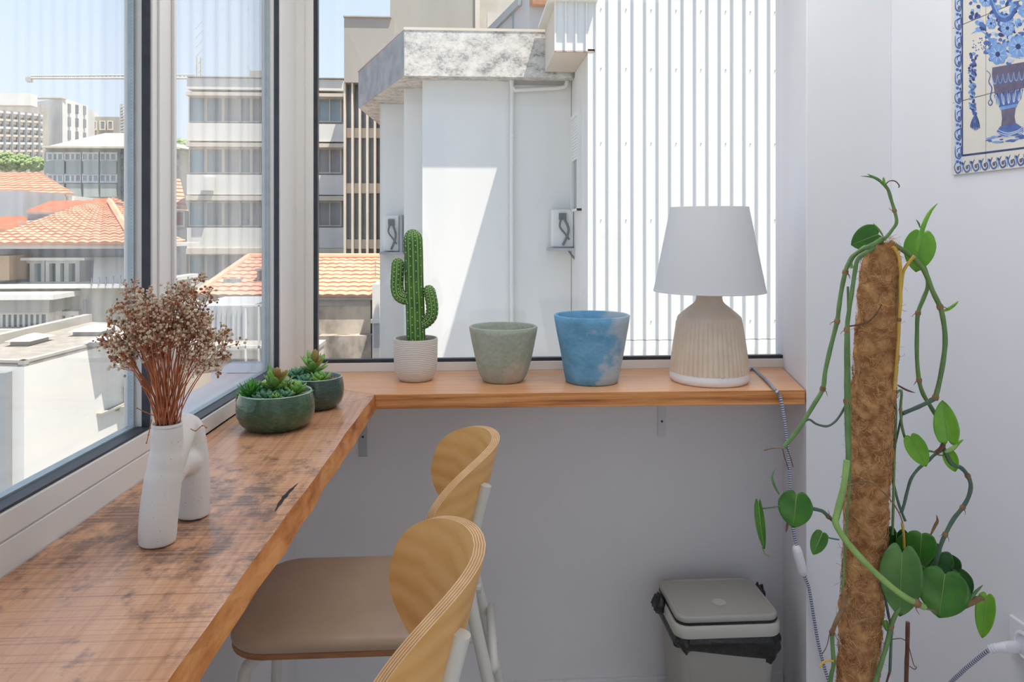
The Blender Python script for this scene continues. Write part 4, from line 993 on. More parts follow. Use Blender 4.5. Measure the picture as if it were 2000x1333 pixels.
# cord: braided, alternating rings
m['cordw'] = M('cord_white', (.62,.64,.70), .7); m['cordb'] = M('cord_blue', (.09,.11,.20), .7)
def resample(P_, step):
    out = [P_[0]]; acc = 0
    for a_, b_ in zip(P_, P_[1:]):
        L = (b_-a_).length; t = step-acc
        while t <= L: out.append(a_.lerp(b_, t/L)); t += step
        acc = L-(t-step)
    return out
cpts = [Vector((lc.x+.10, lc.y+.02, TZ+.006)), WZ(1468,720,TZ+.005), WZ(1488,735,TZ+.005), WZ(1505,752,TZ+.005), WZ(1516,764,TZ+.004), WY(1522,774,1.876)+Vector((0,0,.004)), WY(1527,790,1.868), WY(1534,835,1.868), WY(1540,890,1.87), WY(1543,945,1.87), WY(1544,1000,1.87), WY(1552,1050,1.87), WY(1556,1066,1.87)]
cpt2 = [WY(1570,1124,1.87), WY(1580,1150,1.87), WY(1590,1210,1.865), WY(1600,1265,1.86), WY(1618,1330,1.85), WY(1650,1420,1.80), Vector((.93,1.75,.02)), Vector((1.0,1.62,.008)), Vector((1.05,1.55,.012)), Vector((1.06,1.585,.12)), WX(1790,1520,XR-.07), WX(1815,1420,XR-.085), WX(1845,1350,XR-.09), WX(1876,1316,XR-.085), WX(1906,1290,XR-.075), WX(1925,1275,XR-.07), WX(1936,1268,XR-.065)]
q = MB()
for cp in (cpts, cpt2): q.tube(resample(smoothpath(cp, 10), .0030), .0042, 8, alt=(0,1))
cord = q.build('cord', [m['cordw'], m['cordb']], la, norm=False)
m['plastic'] = M('white_plastic', (.80,.80,.84), .35, (.78,.78,.82), 4)
q = MB(); a_, b_ = WY(1554,1066,1.868), WY(1570,1125,1.866); q.tube([a_, a_.lerp(b_,.06), a_.lerp(b_,.2), a_.lerp(b_,.8), a_.lerp(b_,.94), b_], [.006,.0105,.0125,.0125,.0105,.006], 12); q.build('switch', m['plastic'], cord, smooth=True, flat_angle=50)
q = MB(); P_ = [WX(1934,1269,XR-.066), WX(1945,1266,XR-.06), WX(1958,1265,XR-.052), WX(1972,1265,XR-.03), WX(1984,1264,XR-.010)]
q.tube(P_, [.0062,.0078,.0095,.0115,.0120], 14)
for k in range(3): c_ = P_[0].lerp(P_[1], k/2.2+.1); q.tube([c_, c_+(P_[1]-P_[0]).normalized()*.002], .0088, 12)
q.build('plug', m['plastic'], cord, smooth=True, flat_angle=50)
# ---- wall socket
sk = WX(2008, 1262, XR)
ws = thing('wall_socket', 'white wall socket low on the right wall with the lamp cord plugged in', 'socket', (XR-.001, sk.y, sk.z))
q = MB(); h = .0425
q.box((XR-.009, sk.y-h, sk.z-h), (XR-.0005, sk.y+h, sk.z+h)); fo = q.build('cover_plate', m['plastic'], ws, bev=.003)
q = MB(); seg = 40; vs = []
for (rr, dx) in ((.028, -.0092), (.0245, -.0125), (.0215, -.0125), (.0205, -.0095)):
    for k in range(seg): a = 2*PI*k/seg; vs.append((XR+dx, sk.y+rr*math.cos(a)+.0, sk.z+rr*math.sin(a)))
q.add(vs, [(i*seg+k, i*seg+(k+1)%seg, (i+1)*seg+(k+1)%seg, (i+1)*seg+k) for i in range(3) for k in range(seg)]); q.build('ring', m['plastic'], ws, smooth=True)
q = MB(); q.add([(XR-.0093, sk.y+.0205*math.cos(2*PI*k/seg), sk.z+.0205*math.sin(2*PI*k/seg)) for k in range(seg)], [tuple(range(seg))]); q.build('well', m['bracket'], ws, norm=False)

# ================================================================== BAR STOOLS
def plymat(name, c1, c2, c3, st, sc_=1.0, rough=.42):
    mm, n, b = newmat(name); b.inputs['Roughness'].default_value = rough
    v = coords(n, st); q = noise(n, v, sc_, 5, .6)
    wv = n.nodes.new('ShaderNodeTexWave'); wv.wave_type = 'RINGS'; wv.rings_direction = 'X'; wv.inputs['Scale'].default_value = 9; wv.inputs['Distortion'].default_value = 4; wv.inputs['Detail'].default_value = 3; wv.inputs['Detail Scale'].default_value = 1.6
    mp = coords(n, (1, .28, 1)); lk(n, mp, wv.inputs['Vector'])
    mu = n.nodes.new('ShaderNodeMath'); mu.operation = 'MULTIPLY_ADD'; lk(n, wv.outputs['Fac'], mu.inputs[0]); mu.inputs[1].default_value = .30; lk(n, q, mu.inputs[2])
    lk(n, ramp(n, mu.outputs[0], [(.30, c1), (.62, c2), (1.0, c3)]), b.inputs['Base Color'])
    return mm
m['ash'] = plymat('ash_veneer', srgb(244,196,130), srgb(238,184,112), srgb(222,162,88), (10, 1.5, 26))
m['ply1'] = M('ply_layer_light', srgb(226,190,140), .55, srgb(212,172,120), 30)
m['ply2'] = M('ply_layer_dark', srgb(190,138,84), .55, srgb(174,122,70), 30)
m['leather'] = M('taupe_leather', srgb(184,162,140), .45, srgb(174,152,130), 8, bs=240, bk=.12, bd=.0006)
m['seatply'] = M('seat_plywood', srgb(170,120,80), .5, srgb(146,98,62), 12, (1,1,8))
m['cream'] = M('cream_powder_coat', (.68,.67,.62), .35, (.65,.64,.59), 5)
def backpt(X0, Yc, t, z, off):
    """curved backrest: deepest in the middle, ends wrap forward, upper rim leans back"""
    a = t/.205
    x = X0 - .102*abs(a)**2.0 + .25*(z-.99)
    # surface normal in plan
    nx, ny = 1.0, .102*2*a/.205
    L = math.hypot(nx, ny); return Vector((x + off*nx/L, Yc + t + off*ny/L, z))
def stool(label, X0, Yc):
    t = thing('bar_stool', label, 'bar stool', (X0-.2, Yc, 0), 'bar stools at the counter')
    # backrest
    q = MB(); NR, NA, TK = 10, 72, .0165; zc, hz, ht = .883, .108, .208
    def outline(th, r=1.0):
        c, s = math.cos(th), math.sin(th); e = 2/2.55
        return ht*r*math.copysign(abs(c)**e, c), zc + hz*r*math.copysign(abs(s)**e, s)
    def surf(off, mi, flip):
        vs = [backpt(X0, Yc, 0, zc, off)]
        for i in range(1, NR+1):
            for k in range(NA):
                tt, zz = outline(2*PI*k/NA, i/NR); vs.append(backpt(X0, Yc, tt, zz, off))
        fs = [(0, 1+k, 1+(k+1)%NA) for k in range(NA)]
        fs += [(1+(i-1)*NA+k, 1+i*NA+k, 1+i*NA+(k+1)%NA, 1+(i-1)*NA+(k+1)%NA) for i in range(1, NR) for k in range(NA)]
        q.add(vs, fs, mi)
    surf(0, 0, 0); surf(TK, 0, 1)
    nl = 9
    for l in range(nl):
        vs = []
        for off in (TK*l/nl, TK*(l+1)/nl):
            for k in range(NA):
                tt, zz = outline(2*PI*k/NA, 1.0); vs.append(backpt(X0, Yc, tt, zz, off))
        q.add(vs, [(k, (k+1)%NA, NA+(k+1)%NA, NA+k) for k in range(NA)], 1 + l % 2)
    bk_ = q.build('backrest', [m['ash'], m['ply1'], m['ply2']], t)
    me = bk_.data; bm_ = bmesh.new(); bm_.from_mesh(me); bmesh.ops.remove_doubles(bm_, verts=bm_.verts, dist=.0001); bmesh.ops.recalc_face_normals(bm_, faces=bm_.faces); bm_.to_mesh(me); bm_.free()
    me.polygons.foreach_set('use_smooth', [True]*len(me.polygons)); me.set_sharp_from_angle(angle=math.radians(35))
    # seat: plywood board with a leather pad
    sx0, sx1, sy0, sy1 = X0-.495, X0-.085, Yc-.175, Yc+.175
    def rr(x0, x1, y0, y1, r, e=0):
        P = []
        for cx, cy, a0 in ((x1-r, y1-r, 0), (x0+r, y1-r, PI/2), (x0+r, y0+r, PI), (x1-r, y0+r, 3*PI/2)):
            for k in range(9): a = a0+PI/2*k/8; P.append((cx+(r-e)*math.cos(a), cy+(r-e)*math.sin(a)))
        return P
    q = MB(); q.prism(rr(sx0, sx1, sy0, sy1, .075), .640, .652); q.build('seat_board', m['seatply'], t, bev=.003)
    q = MB(); layers = [(.001,.652),(-.001,.656),(-.002,.662),(0.0,.669),(.006,.674),(.018,.6775),(.05,.680)]
    vs = []; n_ = 36
    for e, z in layers: vs += [(x, y, z) for x, y in rr(sx0+e, sx1-e, sy0+e, sy1-e, max(.02, .075-e*.5))]
    fs = [(i*n_+k, i*n_+(k+1)%n_, (i+1)*n_+(k+1)%n_, (i+1)*n_+k) for i in range(len(layers)-1) for k in range(n_)] + [tuple((len(layers)-1)*n_+k for k in range(n_)), tuple(range(n_-1,-1,-1))]
    q.add(vs, fs); q.build('seat_pad', m['leather'], t, smooth=True, flat_angle=60)
    R = .0115
    for s in (-1, 1):
        y = Yc + s*.100; bp = backpt(X0, Yc, s*.100, .92, .0165+R+.001)
        bq_ = backpt(X0, Yc, s*.100, .80, .0165+R+.001)
        q = MB(); q.tube(smoothpath([(bp.x, y, .925), (bq_.x+.001, y, .80), (bq_.x+.002, y+s*.004, .70), (X0+.015, y+s*.03, .42), (X0+.055, y+s*.065, .012)], 8), R*1.05, 16); q.build('rear_leg', m['cream'], t, smooth=True, flat_angle=50)
        q = MB(); q.tube([(X0+.055, y+s*.065, 0), (X0+.055, y+s*.065, .02)], .014, 12); q.build('foot_cap', m['gasket'], t)
        yf = Yc + s*.125
        q = MB(); q.tube(smoothpath([(X0-.11, yf, .628), (X0-.30, yf, .628), (X0-.415, yf, .627), (X0-.452, yf+s*.002, .612), (X0-.468, yf+s*.006, .575), (X0-.478, yf+s*.02, .40), (X0-.50, yf+s*.05, .012)], 8), R, 14); q.build('front_leg', m['cream'], t, smooth=True, flat_angle=50)
        q = MB(); q.tube([(X0-.50, yf+s*.05, 0), (X0-.50, yf+s*.05, .02)], .0135, 12); q.build('foot_cap', m['gasket'], t)
        q = MB(); q.tube([(X0+.030, y+s*.044, .30), (X0-.485, yf+s*.031, .30)], .009, 10); q.build('side_stretcher', m['cream'], t, smooth=True)
    q = MB(); q.tube([(X0-.485, Yc-.155, .30), (X0-.485, Yc+.155, .30)], .0105, 12); q.build('footrest', m['cream'], t, smooth=True)
    q = MB(); q.tube([(X0+.0, Yc-.118, .575), (X0+.0, Yc+.118, .575)], .0095, 12); q.build('rear_crossbar', m['cream'], t, smooth=True)
    q = MB(); q.tube([(X0-.11, Yc-.125, .628), (X0-.11, Yc+.125, .628)], .0095, 12); q.build('seat_rail', m['cream'], t, smooth=True)
    q = MB(); q.tube([(X0-.02, Yc-.098, .628), (X0-.11, Yc-.110, .628)], .009, 10); q.tube([(X0-.02, Yc+.098, .628), (X0-.11, Yc+.110, .628)], .009, 10); q.build('seat_bracket', m['cream'], t, kind='stuff')
    return t
stool('ash plywood bar stool nearer the camera, cut off by the bottom edge', .008, 1.005)
stool('ash plywood bar stool farther away with its taupe leather seat showing', .050, 1.530)

# ================================================================== PEDAL BIN
m['bin'] = M('warm_grey_plastic', srgb(172,170,164), .42, srgb(166,164,158), 4)
m['binb'] = M('pale_grey_band', srgb(196,196,188), .4)
m['bag'] = M('black_bin_bag', (.012,.012,.013), .28, (.02,.02,.021), 20, bs=28, bk=.9, bd=.006)
bx, by = .690, 2.012
bn = thing('waste_bin', 'grey plastic waste bin with a flat lid standing against the back wall', 'waste bin', (bx, by, 0))
def rrect(w, d, r, n_=7):
    P = []
    for cx, cy, a0 in ((w-r, d-r, 0), (-w+r, d-r, PI/2), (-w+r, -d+r, PI), (w-r, -d+r, 3*PI/2)):
        for k in range(n_): a = a0+PI/2*k/(n_-1); P.append((cx+r*math.cos(a), cy+r*math.sin(a)))
    return P
def loft(secs, mat, name, par, smooth=True, jit=0, capt=True, capb=True, **kw):
    q = MB(); vs = []; n_ = len(rrect(.1,.1,.02))
    for (w_, d_, r_, z_, yo) in secs:
        for x, y in rrect(w_, d_, r_): vs.append((bx+x+random.uniform(-jit,jit), by+yo+y+random.uniform(-jit,jit), z_+random.uniform(-jit,jit)))
    fs = [(i*n_+k, i*n_+(k+1)%n_, (i+1)*n_+(k+1)%n_, (i+1)*n_+k) for i in range(len(secs)-1) for k in range(n_)]
    if capb: fs.append(tuple(range(n_-1,-1,-1)))
    if capt: fs.append(tuple((len(secs)-1)*n_+k for k in range(n_)))
    q.add(vs, fs); return q.build(name, mat, par, smooth=smooth, flat_angle=45, **kw)
W_, D_ = .143, .112
loft([(.112,.085,.03,.003,0),(.118,.090,.03,.01,0),(.134,.104,.032,.345,0)], m['bin'], 'body', bn)
loft([(W_,D_,.034,.345,0),(W_+.002,D_+.001,.034,.350,0),(W_+.002,D_+.001,.034,.372,0),(W_-.001,D_-.001,.034,.377,0),(W_-.008,D_-.008,.03,.378,0)], m['binb'], 'rim_band', bn)
loft([(W_-.006,D_-.006,.03,.384,0),(W_-.004,D_-.004,.032,.387,0),(W_-.004,D_-.004,.032,.396,0),(W_-.007,D_-.007,.032,.400,0),(W_-.013,D_-.012,.028,.4005,0),(W_-.016,D_-.015,.026,.397,0)], m['bin'], 'lid', bn)
q = MB(); q.lathe([(.019,0),(.019,.0012),(.018,.0016)], (bx-.001, by-.028, .3972), 32, capt=True); lb = q.build('round_mark', m['binb'], bn); 
random.seed(11)
bg_ = thing('bin_bag', 'black bin bag folded over the rim of the grey bin', 'bin bag', (bx, by, .28))
RR1 = rrect(1,1,.25,25)
q = MB(); nA, nZ = 100, 10; vs = []
for j in range(nZ+1):
    s = j/nZ
    for k in range(nA):
        a = 2*PI*k/nA; x, y = RR1[k]
        droop = .042+.034*(.5+.5*math.sin(x*1.4))*min(1,max(0,.5-y))
        z = .345 - droop*1.05*s + .004*math.sin(k*.35)*s
        bul = .008*math.sin(PI*min(1,s*1.1)) + .0022*math.sin(k*.33+s*6) + .0015*math.sin(k*.62-s*9)
        vs.append((bx+x*(W_-.002-.012*s+bul), by+y*(D_-.002-.010*s+bul), z))
q.add(vs, [(j*nA+k, j*nA+(k+1)%nA, (j+1)*nA+(k+1)%nA, (j+1)*nA+k) for j in range(nZ) for k in range(nA)]); q.build('skirt', m['bag'], bg_, smooth=True)
loft([(W_-.004,D_-.004,.032,.3785,0),(W_-.003,D_-.003,.032,.3835,0)], m['bag'], 'lid_lining', bg_)
for sx, cz_, yy, wd, hh in ((-1, .372, .035, .034, .050), (1, .380, .060, .022, .050)):
    q = MB(); vs = []; n1, n2 = 10, 12
    for i in range(n1+1):
        for k in range(n2):
            u = i/n1; a = 2*PI*k/n2; r = math.sin(PI*(.1+.86*u))**.6*(1+.18*math.sin(3*a+i*1.3)+.1*math.sin(5*a-i))
            vs.append((bx+sx*(W_-.006+wd*(.45+.55*math.cos(a)*r)), by+yy+hh*.8*(u-.5)*1.6, cz_+.026*math.sin(a)*r-.008*u))
    q.add(vs, [(i*n2+k, i*n2+(k+1)%n2, (i+1)*n2+(k+1)%n2, (i+1)*n2+k) for i in range(n1) for k in range(n2)]+[tuple(range(n2-1,-1,-1)), tuple(n1*n2+k for k in range(n2))])
    q.build('bag_corner', m['bag'], bg_, smooth=True)

# ================================================================== CLIMBING PLANT ON A COIR POLE
D0 = 1.20
pt = WD(1722, 474, D0); pbm = WD(1675, 1320, D0)
slope = (pbm - pt)/(pt.z - pbm.z)
zpot = .30
pend = pt + slope*(pt.z - zpot)
cp_ = thing('climbing_plant', 'trailing heart-leaved plant on a tall brown coir pole by the right wall', 'potted plant', (pend.x, pend.y, 0))
m['coir'] = M('coir_mat', srgb(198,152,104), .95, srgb(150,104,66), 60, (1,1,1), lo=.35, hi=.62, bs=80, bk=1.0, bd=.006, spec=.1)
m['coirf'] = M('coir_fibre_light', srgb(222,178,126), .9, srgb(186,138,90), 40)
m['coirf2'] = M('coir_fibre_dark', srgb(150,100,64), .9, srgb(112,74,48), 40)
def polept(t): return pt.lerp(pend, t)
# pole radius follows the photographed outline: px half-widths down the pole
prof_px = [(474,22),(484,30),(505,33),(560,35.5),(620,36.5),(700,38),(800,38.5),(880,37.5),(960,38),(1050,38),(1120,37),(1200,38),(1280,36),(1333,36),(1800,34)]
def prad(z):
    y = 450 + (EYE-z)/D0*F
    for (a, ra), (b_, rb) in zip(prof_px, prof_px[1:]):
        if y <= b_: u = max(0, (y-a)/(b_-a)); return (ra+(rb-ra)*u)/F*D0
    return 36/F*D0
random.seed(31)
q = MB(); vs = []; NZ, NA = 260, 72
for i in range(NZ+1):
    p = polept(i/NZ); r = prad(p.z)
    for k in range(NA):
        a = 2*PI*k/NA
        wav = .0016*math.sin(p.z*70+2.5*math.sin(a)+3*a)+.0014*math.sin(p.z*125-2*a)+.001*math.sin(5*a+p.z*40)+random.uniform(-.0011,.0011)
        vs.append((p.x+(r+wav)*math.cos(a), p.y+(r+wav)*math.sin(a), p.z))
q.add(vs, [(i*NA+k, i*NA+(k+1)%NA, (i+1)*NA+(k+1)%NA, (i+1)*NA+k) for i in range(NZ) for k in range(NA)]+[tuple(range(NA)), tuple(NZ*NA+k for k in range(NA))])
pole = q.build('coir_pole', m['coir'], cp_, smooth=True)
q = MB()
for i in range(5200):
    t = random.random()**.9*.80; p = polept(t); r = prad(p.z); a = random.uniform(0, 2*PI); L = random.uniform(.008,.024)
    tdir = random.uniform(0, 2*PI); cur = random.uniform(-2.4,2.4); pts = []; aa, zz = a, p.z; lift = random.uniform(-.0005,.0022)
    out = random.random() < .05
    for k in range(5):
        rr_ = r+.0008+lift*math.sin(PI*k/4)+(.0025*k if out else 0); pts.append(Vector((p.x+rr_*math.cos(aa), p.y+rr_*math.sin(aa), zz)))
        tdir += cur/4; aa += L/4*math.cos(tdir)/r; zz += L/4*math.sin(tdir)
    wv = random.uniform(.00016,.00034)
    q.tube(pts, [wv]*5, 3, mi=0 if random.random() < .55 else 1, caps=False)
for k in range(40):   # fibre fuzz at the top end
    a = random.uniform(0,2*PI); r = .02*random.random(); p = pt+Vector((r*math.cos(a), r*math.sin(a), 0)); q.tube([p, p+Vector((random.gauss(0,.004), random.gauss(0,.004), .006)), p+Vector((random.gauss(0,.007), random.gauss(0,.007), .010))], .0003, 3, caps=False)
q.build('coir_fibre', [m['coirf'], m['coirf2']], pole, kind='stuff', norm=False)
# its pot (below the frame)
m['ppot'] = M('grey_plastic_pot', (.25,.25,.26), .6)
q = MB(); q.lathe([(.095,0),(.10,.004),(.135,.29),(.142,.292),(.142,.31),(.130,.31),(.126,.27)], (pend.x, pend.y, 0), 48); q.build('pot', m['ppot'], cp_, smooth=True, flat_angle=50)
q = MB(); q.lathe([(.127,.282),(.001,.286)], (pend.x, pend.y, 0), 32, capb=False); q.build('soil', m['soil'], cp_)
m['vine'] = M('green_vine', srgb(112,146,82), .5, srgb(88,122,70), 30)
m['vinel'] = M('light_green_vine', srgb(156,190,108), .5, srgb(134,168,92), 24)
m['vined'] = M('dark_green_vine', srgb(86,112,92), .5, srgb(70,94,80), 30)
m['viney'] = M('yellowed_vine', srgb(212,170,70), .5, srgb(188,150,60), 20)
m['vineb'] = M('brown_root', srgb(120,80,62), .8, srgb(92,62,50), 50)
m['node'] = M('vine_node', srgb(150,120,82), .8, srgb(110,84,60), 60)
def vine(path, wpx, mat, d=None, nodes=(), name='vine', d1=None):
    d = d or 1.15; d1 = d1 or d; n_ = len(path)
    P = []
    for i, c in enumerate(path):
        dd = c[2] if len(c) > 2 else d+(d1-d)*i/(n_-1); P.append(WD(c[0], c[1], dd))
    S = smoothpath(P, 7); r = wpx/2/F*d
    q = MB(); q.tube(S, [r*(1+.05*math.sin(i*.7)) for i in range(len(S))], 10); o = q.build(name, m[mat], cp_, smooth=True, flat_angle=70)
    for k in nodes:
        p = P[k]; a_ = S[max(0,k*7-1)]; b_ = S[min(len(S)-1,k*7+1)]; dd_ = (b_-a_).normalized()
        q = MB(); q.tube([p-dd_*r*1.1, p-dd_*r*.5, p+dd_*r*.5, p+dd_*r*1.1], [r*1.08, r*1.35, r*1.35, r*1.08], 10)
        for s in (-1, 1):
            e = dd_.orthogonal().normalized(); e = Matrix.Rotation(random.uniform(0,6), 3, dd_) @ e
            q.tube([p+e*r*.8, p+e*r*2.0+dd_*r, p+e*r*2.8+dd_*r*2.4], [r*.22, r*.16, r*.08], 4)
        q.build('node', m['node'], o)
    return o
vine([(1712,478,1.19),(1728,466),(1742,450),(1751,434),(1747,412),(1741,392),(1735,372),(1728,362)], 6.5, 'vine', 1.17, (4,))
vine([(1728,362),(1737,354),(1748,354),(1756,362),(1755,367)], 2.2, 'vineb', 1.17, name='tendril')
vine([(1724,466,1.18),(1704,478),(1682,489),(1664,503),(1656,518),(1651,532),(1643,570),(1638,605),(1635,628),(1622,680),(1612,725),(1607,760),(1590,790),(1560,838),(1531,874)], 8.5, 'vine', 1.15, (5,8,11))
vine([(1706,484,1.17),(1690,494),(1675,508),(1670,530),(1664,570),(1658,610),(1654,645),(1653,700),(1653,750),(1653,784),(1654,840),(1656,890),(1652,930),(1645,975),(1634,1018)], 8.5, 'vine', 1.14, (6,9))
vine([(1690,482,1.18),(1672,496),(1662,512),(1664,524)], 7, 'vinel', 1.16)
vine([(1654,900),(1648,950),(1635,1000),(1632,1022),(1646,1048),(1668,1076),(1700,1110),(1735,1142),(1765,1165),(1790,1179),(1806,1187)], 12, 'vinel', 1.12, (9,))
vine([(1656,560),(1661,900),(1655,1000),(1652,1060),(1648,1120),(1645,1155)], 4.5, 'vine', 1.165)
vine([(1740,474,1.19),(1756,484),(1774,496),(1792,512),(1808,535),(1822,570),(1836,600),(1843,630),(1846,665),(1843,700),(1835,745),(1827,777)], 9.5, 'vine', 1.20, (6,11))
vine([(1827,779),(1805,790),(1785,799),(1763,808)], 8, 'vined', 1.20)
vine([(1800,512),(1810,535),(1812,560),(1803,585),(1793,612),(1791,650),(1791,700),(1795,743),(1803,770),(1818,795),(1829,815),(1834,838),(1846,862)], 8, 'vine', 1.22, (4,7))
vine([(1744,482),(1755,500),(1759,530),(1759,560),(1759,590),(1756,625),(1755,660),(1752,700),(1749,735),(1747,762)], 6.5, 'viney', 1.165, (5,))
vine([(1786,500),(1776,512),(1765,530),(1761,555),(1759,585)], 6, 'viney', 1.18)
vine([(1758,545),(1757,600)], 6, 'vinel', 1.17)
vine([(1745,765),(1750,800),(1748,860),(1746,920),(1745,980),(1743,1045)], 5, 'vine', 1.19, (2,))
vine([(1748,772),(1756,764),(1761,768),(1759,800),(1762,835),(1770,862),(1782,885)], 5, 'vine', 1.18, (3,))
vine([(1762,808),(1755,840),(1748,870),(1744,895)], 4.5, 'vined', 1.20)
vine([(1741,900),(1742,930),(1750,965),(1757,990),(1768,1018)], 5, 'vined', 1.20)
vine([(1742,820),(1740,870),(1738,900)], 4, 'vine', 1.20)
vine([(1840,868),(1845,880),(1858,905,1.2),(1878,915),(1890,930),(1896,948),(1892,970),(1880,992),(1862,1015),(1846,1045),(1836,1070),(1828,1100),(1826,1120)], 8, 'vined', 1.20, (4,7,9))
vine([(1840,880),(1824,890),(1812,902),(1795,915),(1780,935),(1772,960),(1766,985),(1760,1003)], 6, 'vined', 1.20)
vine([(1782,878),(1800,880),(1818,882),(1828,885)], 4, 'vine', 1.19)
vine([(1828,885),(1836,878),(1844,868)], 8, 'vineb', 1.19, name='sheath')
vine([(1828,888),(1845,890),(1862,882)], 3, 'vine', 1.2)
vine([(1566,828),(1580,820),(1595,829),(1615,833),(1630,825),(1642,810),(1650,795)], 4.5, 'vined', 1.15)
vine([(1492,880),(1510,876),(1526,875)], 2.4, 'node', 1.15, name='aerial_root')
vine([(1528,876),(1533,895),(1540,917)], 1.8, 'vineb', 1.15, name='aerial_root')
vine([(1536,872),(1544,895),(1549,913)], 1.8, 'vineb', 1.15, name='aerial_root')
vine([(1630,1020),(1618,1010),(1606,999),(1586,994)], 7, 'vined', 1.13, (1,))
vine([(1522,989),(1505,992),(1486,994)], 3, 'vined', 1.12)
vine([(1639,1055),(1622,1052),(1608,1047)], 2.8, 'vined', 1.12)
vine([(1657,638),(1680,634),(1697,628),(1712,612),(1722,595)], 3, 'vineb', 1.155, name='aerial_root')
vine([(1808,1190),(1822,1193),(1832,1197)], 3, 'node', 1.12, name='aerial_root')
vine([(1766,1176),(1750,1200),(1740,1225),(1732,1260),(1720,1300),(1706,1345),(1690,1430),(1680,1560,1.2)], 9, 'vine', 1.16, (2,))
vine([(1722,1145),(1730,1175),(1736,1205),(1741,1225)], 5, 'vined', 1.18)
vine([(1741,1225),(1740,1265),(1738,1312)], 5.5, 'vined', 1.18)
vine([(1738,1312),(1730,1340),(1715,1400),(1690,1560,1.2)], 4, 'vineb', 1.18, (0,))
vine([(1652,1160),(1645,1190),(1633,1215),(1625,1236)], 9, 'node', 1.15)
vine([(1625,1236),(1626,1262),(1628,1300),(1622,1333),(1618,1450),(1640,1650,1.2)], 8, 'vine', 1.15, (0,))
vine([(1773,1216),(1772,1270),(1770,1333),(1766,1600),(1762,1740,1.2)], 8, 'vineb', 1.22, name='dry_stick')
vine([(1772,1250),(1778,1275),(1785,1300),(1790,1304),(1786,1308),(1776,1302)], 1.6, 'vineb', 1.21, name='tendril')
vine([(1740,1250),(1760,1248),(1772,1255)], 1.6, 'vineb', 1.2, name='tendril')
vine([(1620,1240),(1615,1262),(1606,1278)], 1.6, 'vineb', 1.15, name='tendril')
vine([(1628,1292),(1612,1292),(1600,1304)], 4, 'viney', 1.14, name='dry_leaf_strip')
vine([(1655,950),(1680,942),(1702,944),(1725,962),(1745,985),(1757,1005),(1763,1022)], 2.6, 'node', 1.15, name='aerial_root')
vine([(1762,1022),(1765,1045),(1766,1072)], 5, 'viney', 1.18)
vine([(1664,1225),(1675,1217),(1690,1210),(1705,1209)], 4, 'coirf' if False else 'node', 1.155, name='dry_leaf_strip')
vine([(1766,1082),(1785,1095),(1808,1112)], 3, 'vine', 1.17)
vine([(1757,1080),(1756,1110),(1765,1125),(1767,1160)], 3, 'vineb', 1.16)
# leaves
def leafmat(name, c1, c2, vein):
    mm, n, b = newmat(name); b.inputs['Roughness'].default_value = .32
    v = coords(n); lk(n, ramp(n, noise(n, v, 28, 4), [(.35, c1), (.65, c2)]), b.inputs['Base Color'])
    tr = n.nodes.new('ShaderNodeBsdfTranslucent'); tr.inputs[0].default_value = (*[min(1,c*1.6) for c in c1], 1)
    mx = n.nodes.new('ShaderNodeMixShader'); mx.inputs[0].default_value = .22
    lk(n, b.outputs[0], mx.inputs[1]); lk(n, tr.outputs[0], mx.inputs[2]); lk(n, mx.outputs[0], n.nodes['Material Output'].inputs[0]); return mm
m['lf'] = leafmat('leaf_green', srgb(84,142,52), srgb(62,120,46), None)
m['lfd'] = leafmat('leaf_dark_green', srgb(54,108,44), srgb(42,90,38), None)
m['lfb'] = leafmat('leaf_bright_green', srgb(134,188,62), srgb(106,168,50), None)
m['lfg'] = leafmat('leaf_grey_green', srgb(108,152,86), srgb(86,132,70), None)
m['vein'] = M('leaf_vein', srgb(130,165,80), .5)
def heart(base, tip, wpx, mat, d=1.14, fold=.25, droop=.12, yaw=0.0, lobes=1.0, dtip=0.0, name='leaf'):
    A = WD(base[0], base[1], d); T = WD(tip[0], tip[1], d+dtip); dv = T-A; L = dv.length; u = dv.normalized()
    back = (Vector((0,0,EYE))-A).normalized(); s = u.cross(back).normalized(); nn = s.cross(u).normalized()
    if nn.dot(back) < 0: nn = -nn
    s = (Matrix.Rotation(yaw, 3, u) @ s); nn = (Matrix.Rotation(yaw, 3, u) @ nn); W = wpx/F*d/2/max(.25, math.cos(yaw))
    NS, NV = 16, 12; vs = []
    for i in range(NS+1):
        sL = i/NS; wv = W*((1-((sL-.30)/.70)**2.1)**.78 if sL > .30 else .76+.24*math.sin(PI/2*sL/.30))
        if i == NS: wv = W*.01
        for k in range(NV+1):
            v_ = -1+2*k/NV
            back_ = lobes*.14*math.sin(PI*abs(v_)**.85)*(1-sL)**3.2
            p = A + u*(L*(sL-back_+.02)) + s*(wv*v_) + nn*(fold*W*abs(v_)**1.4*(1-sL*.6) - droop*L*sL*sL + .02*W*math.sin(sL*9+abs(v_)*3))
            vs.append(p)
    fs = [(i*(NV+1)+k, i*(NV+1)+k+1, (i+1)*(NV+1)+k+1, (i+1)*(NV+1)+k) for i in range(NS) for k in range(NV)]
    q = MB(); q.add(vs, fs); o = q.build(name, m[mat], cp_, smooth=True)
    so = o.modifiers.new('solid', 'SOLIDIFY'); so.thickness = .0007; so.offset = 0
    q = MB(); c = [vs[i*(NV+1)+NV//2]+nn*.0006 for i in range(0, NS)]; q.tube(c, [.0009*(1-i/NS)+.0002 for i in range(NS)], 4); q.build('midrib', m['vein'], o)
    return o
heart((1556,966),(1549,1032), 64, 'lf', 1.12, .25)
heart((1482,985),(1490,1076), 18, 'lf', 1.12, .5, yaw=.3); vine([(1489,1070),(1494,1082),(1503,1087)], 2, 'vine', 1.12, name='leaf_tip')
heart((1607,1040),(1588,1084), 30, 'lf', 1.12, .3, lobes=.4)
heart((1716,458),(1664,478), 52, 'lf', 1.19, .2, lobes=.6, droop=.05)
